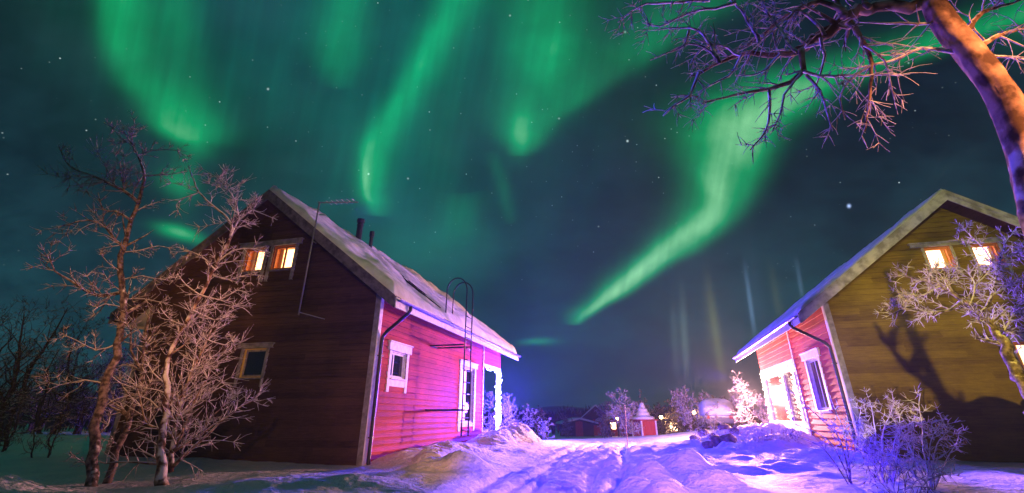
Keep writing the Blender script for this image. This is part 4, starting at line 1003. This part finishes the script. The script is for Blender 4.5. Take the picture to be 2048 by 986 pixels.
# ------------------------------------------------------------------ small buildings beyond
def hut(name, label, px, Y, w, d, hw, ha, wallm, zoff=0, ry=0.3, roofsnow=True, door=True, lit=None):
    q = at(px, 850, Y); H = thing(name, (q.x, q.y, zgs(q.x, q.y) + zoff), label, 'cabin' , rz=ry)
    m = MB(); siding(m, 0, w, -.3, ha - .05, [], lambda z: (0, w) if z <= hw else ((z-hw)/(ha-hw)*w/2, w-(z-hw)/(ha-hw)*w/2), lap=.3, prou=.03)
    Frame((-w/2, 0, 0), (1, 0, 0), (0, -1, 0)).put(m).build('front_wall', M[wallm], H)
    m = MB(); m.box(-w/2, -w/2 + .1, .12, d, -.3, hw); m.box(w/2 - .1, w/2, .12, d, -.3, hw); m.box(-w/2 + .12, w/2 - .12, d - .1, d, -.3, hw); m.build('side_walls', M[wallm], H)
    m = MB(); o = .55
    for s in (-1, 1):
        z0 = hw - (ha - hw)/(w/2)*o
        m.hexa([(s*(w/2 + o), -o*1.2, z0), (0, -o*1.2, ha), (0, d + .3, ha), (s*(w/2 + o), d + .3, z0), (s*(w/2 + o), -o*1.2, z0 + .14), (0, -o*1.2, ha + .14), (0, d + .3, ha + .14), (s*(w/2 + o), d + .3, z0 + .14)])
    rf = m.build('roof', M['log_dark'], H)
    m = MB()
    for s in (-1, 1):
        z0 = hw - (ha - hw)/(w/2)*o + .15; a = ha + .15; t_ = .22
        m.hexa([(s*(w/2 + o - .02), -o*1.1, z0), (s*.001, -o*1.1, a), (s*.001, d + .25, a), (s*(w/2 + o - .02), d + .25, z0), (s*(w/2 + o - .1), -o, z0 + t_), (s*.001, -o, a + t_), (s*.001, d + .2, a + t_), (s*(w/2 + o - .1), d + .2, z0 + t_)])
    m.build('roof_snow', M['snow'], rf, bevel=.06)
    if door:
        m = MB(); m.box(-.45, .45, -.06, -.035, 0, 1.9); dd = m.build('door', M['kiosk_red'], H); m = MB(); m.sphere((.33, -.09, 1.0), .04); m.build('handle', M['metal_gray'], dd)
    if lit:
        m = MB(); m.box(lit[0] - .35, lit[0] + .35, -.06, -.035, lit[1], lit[1] + .7); w_ = m.build('window', M['lamp_glow'], H)
        m = MB(); m.box(lit[0] - .42, lit[0] - .352, -.08, -.035, lit[1] - .07, lit[1] + .77); m.box(lit[0] + .352, lit[0] + .42, -.08, -.035, lit[1] - .07, lit[1] + .77); m.box(lit[0] - .352, lit[0] + .352, -.08, -.035, lit[1] + .702, lit[1] + .77); m.build('frame', M['white_trim'], w_)
    return H
hut('log_cabin', 'dark gabled log cabin with snowy roof on the far field', 1194, 68, 4.2, 5.0, 1.7, 3.3, 'log_dark', ry=-.25)
hut('log_shed', 'low wide dark shed left of the far gabled cabin', 1158, 64, 3.6, 3.0, 1.3, 1.7, 'log_dark', ry=.1)
hut('red_cottage', 'small far red cottage with lamp lit window behind the broad pink tree', 1243, 66, 3.4, 4.0, 1.8, 2.7, 'kiosk_red', ry=.3, lit=(-1.2, .8), door=False)
hut('storage_shed', 'small brown shed behind the trees between well and snowy car', 1378, 52, 3.6, 3.0, 1.6, 2.4, 'brown_wood', ry=-.2, lit=(-1.5, .7), door=False)
# poles leaning at the cabin: a swing frame
q = at(1222, 850, 58); Tt = thing('swing_frame', (q.x, q.y, zgs(q.x, q.y)), 'pale wooden swing frame standing right of the far dark cabin', 'swing')
m = MB(); m.tube([(-.9, -.6, 0), (-.7, 0, 2.2)], .07, 6); m.tube([(-.9, .6, 0), (-.7, 0, 2.2)], .07, 6); m.tube([(.9, -.6, 0), (.7, 0, 2.2)], .07, 6); m.tube([(.9, .6, 0), (.7, 0, 2.2)], .07, 6); m.build('legs', M['grey_trim'], Tt)
m = MB(); m.tube([(-1.0, 0, 2.2), (1.0, 0, 2.2)], .07, 6); m.build('beam', M['grey_trim'], Tt)

# red well house under a tall cap of snow
q = at(1291, 880, 37.0); zz = zgs(q.x, q.y) + .02
T = thing('well_house', (q.x, q.y, zz), 'small red and orange wooden well house capped with a tall pile of snow', 'well house', rz=.35)
m = MB()
for k in range(8):
    for sd in range(4):
        a = sd*math.pi/2; w = .56; x0 = -w + k*2*w/8
        pts = [(x0 + .006, -w, 0), (x0 + 2*w/8 - .006, -w, 0), (x0 + 2*w/8 - .006, -w + .03, 0), (x0 + .006, -w + .03, 0)]
        R_m = Matrix.Rotation(a, 3, 'Z')
        lo = [R_m @ Vector(p) for p in pts]; m.hexa([tuple(p) for p in lo] + [(p.x, p.y, .92) for p in lo]) if sd != 1 else None
m.build('board_wall', M['kiosk_red'], T)
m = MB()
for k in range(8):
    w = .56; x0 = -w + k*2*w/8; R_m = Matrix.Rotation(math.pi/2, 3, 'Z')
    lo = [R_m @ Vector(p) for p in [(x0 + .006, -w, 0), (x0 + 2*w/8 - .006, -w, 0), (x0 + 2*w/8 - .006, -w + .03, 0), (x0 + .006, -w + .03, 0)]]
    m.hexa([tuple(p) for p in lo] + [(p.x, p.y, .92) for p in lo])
m.build('lit_board_wall', M['kiosk_red_lit'], T)
for sx, sy in ((-1,-1), (1,-1), (-1,1), (1,1)):
    m = MB(); m.box(sx*.58 - .045, sx*.58 + .045, sy*.58 - .045, sy*.58 + .045, -.1, .95); m.build('corner_post', M['white_trim'], T)
m = MB(); m.box(-.72, .72, -.72, .72, .952, 1.02); m.build('lid', M['kiosk_red'], T)
m = MB()
for z, r, s_ in ((1.10, .80, .26), (1.38, .47, .45), (1.62, .36, .5), (1.86, .21, .8), (1.98, .16, .9)): m.sphere((.0, 0, z), r, 18, 12, s_)
o = m.build('snow_cap', M['snow'], T, smooth=True)
rm = o.modifiers.new('merge', 'REMESH'); rm.mode = 'VOXEL'; rm.voxel_size = .04; rm.use_smooth_shade = True

# car buried in snow
q = at(1438, 862, 35); T = thing('parked_car', (q.x, q.y, zgs(q.x, q.y) + .0), 'parked car buried under thick snow beside the right porch', 'car', rz=-.30)
prof = [(-2.1,.35),(-2.15,.75),(-1.95,.95),(-1.2,1.02),(-.75,1.42),(.6,1.45),(1.15,1.02),(1.95,.90),(2.1,.65),(2.05,.35)]
m = MB(); n = len(prof); W2 = .82
for s in (-1, 1):
    for x, z in prof: m.v.append((s*(W2 - (.12 if z > 1.1 else 0)), x, z))
for i in range(n): m.f.append((i, (i+1) % n, n + (i+1) % n, n + i))
m.f.append(tuple(range(n))); m.f.append(tuple(range(2*n-1, n-1, -1)))
body = m.build('body', M['car_paint'], T, bevel=.04)
for sx in (-1, 1):
    for sy in (-1.3, 1.3):
        m = MB(); m.tube([(sx*.62, sy, .32), (sx*.86, sy, .32)], .32, 18); wl = m.build('wheel', M['rubber'], T); m = MB(); m.tube([(sx*.84, sy, .32), (sx*.875, sy, .32)], .19, 12); m.build('rim', M['metal_gray'], wl)
m = MB(); m.hexa([(-.66,-1.15,1.05),(.66,-1.15,1.05),(.62,-.8,1.38),(-.62,-.8,1.38),(-.66,-1.17,1.06),(.66,-1.17,1.06),(.62,-.82,1.40),(-.62,-.82,1.40)]); m.build('rear_window', M['glass_dark'], T)
for sx in (-1, 1):
    m = MB(); m.box(sx*.68 - .1, sx*.68 + .1, -2.19, -2.13, .62, .80); m.build('tail_light', M['kiosk_red'], T)
m = MB(); m.sphere((0, 0, 0), 1, 40, 26)
def pillow(v):
    x, y, z = v; k = (abs(x)**4 + abs(y)**4 + abs(z)**3.2) ** .27
    x, y, z = x/k*1.0, y/k*2.25, z/k
    lump = 1 + .05*math.sin(x*5 + 1)*math.cos(y*3.3) + .03*math.sin(y*7 + x*4)
    cab = .62 + .26*math.exp(-((y + .2)/1.25)**4)
    return (x*lump, y, .95 + (z*cab if z > 0 else z*.28)*lump)
m.v = [pillow(v) for v in m.v]
m.build('snow_cover', M['snow'], T, smooth=True)

# lamps of the village
def lamp_post(px, Y, h, label):
    q = at(px, 850, Y); T = thing('lamp_post', (q.x, q.y, zgs(q.x, q.y)), label, 'lamp post')
    m = MB(); m.tube([(0, 0, -.1), (0, 0, h)], [.05, .035], 8); m.build('pole', M['metal_dark'], T)
    m = MB(); m.tube([(0, 0, h), (0, 0, h + .12)], [.20, .05], 10); m.build('lamp_shade', M['metal_dark'], T)
    m = MB(); m.sphere((0, 0, h - .1), .15, 10, 8); m.build('bulb', M['lamp_glow'], T, smooth=True)
    point('lamp_glow', (q.x, q.y - .3, zgs(q.x, q.y) + h - .2), (1.0, .55, .22), 130, .15)
lamp_post(1236, 50, 1.9, 'lit orange lamp left of the snow capped well')
lamp_post(1324, 44, 1.7, 'lit pale lamp right of the snow capped well')
lamp_post(1392, 40, 1.6, 'lit lamp just left of the snowy car')
# slender marker stick beside the well
q = gp(1256, 898); m = MB(); m.tube([(0, 0, -.1), (.02, .01, 1.35)], .012, 6)
o = m.build('marker_stick', M['orange_wood']); o.location = (q.x, q.y, zgs(q.x, q.y)); tag(o, 'slender upright marker stick in the snow left of the well', 'marker stick')
# snow covered stones on the bank
rg = random.Random(3); stones = [(1392,893),(1412,890),(1432,896),(1455,891),(1440,902),(1475,897),(1418,903),(1462,903)]
names = ['leftmost small stone of the bank row', 'second stone from the left in the upper row', 'round stone in the middle of the bank', 'large upper stone right of the round middle one', 'front stone below the middle of the bank', 'rightmost stone below the frosted stems', 'front stone at the left of the lower row', 'front stone at the right of the lower row']
for (px, py), nm in zip(stones, names):
    q = gp(px, py); r = rg.uniform(.17, .27); m = MB(); m.sphere((0, 0, 0), r, 14, 10, .75)
    m.v = [tuple(Vector(v) * (1 + .16*math.sin(v[0]*17 + px) * math.cos(v[1]*13 + py) + .08*math.sin(v[2]*30))) for v in m.v]
    o = m.build('stone', M['rock'], smooth=True); o.location = (q.x, q.y, zgs(q.x, q.y) + r*.45)
    tag(o, 'brown lit snowy boulder, ' + nm, 'stone', 'boulders on the bank right of the road')
print('objects', len(bpy.data.objects), 'verts', sum(len(m.vertices) for m in bpy.data.meshes))

# thin frosty air round the yard: the blue and pink lamps glow in it
hz = M['haze']; hz.use_nodes = True; ht = hz.node_tree; ht.nodes.clear()
pv = ht.nodes.new('ShaderNodeVolumePrincipled'); pv.inputs['Color'].default_value = (.85, .9, 1, 1); pv.inputs['Density'].default_value = 0.0008; pv.inputs['Anisotropy'].default_value = .35
ho = ht.nodes.new('ShaderNodeOutputMaterial'); ht.links.new(pv.outputs[0], ho.inputs['Volume'])
m = MB(); m.box(-905, 905, -85, 1205, -12, 40); tag(m.build('haze', hz), kind='stuff')
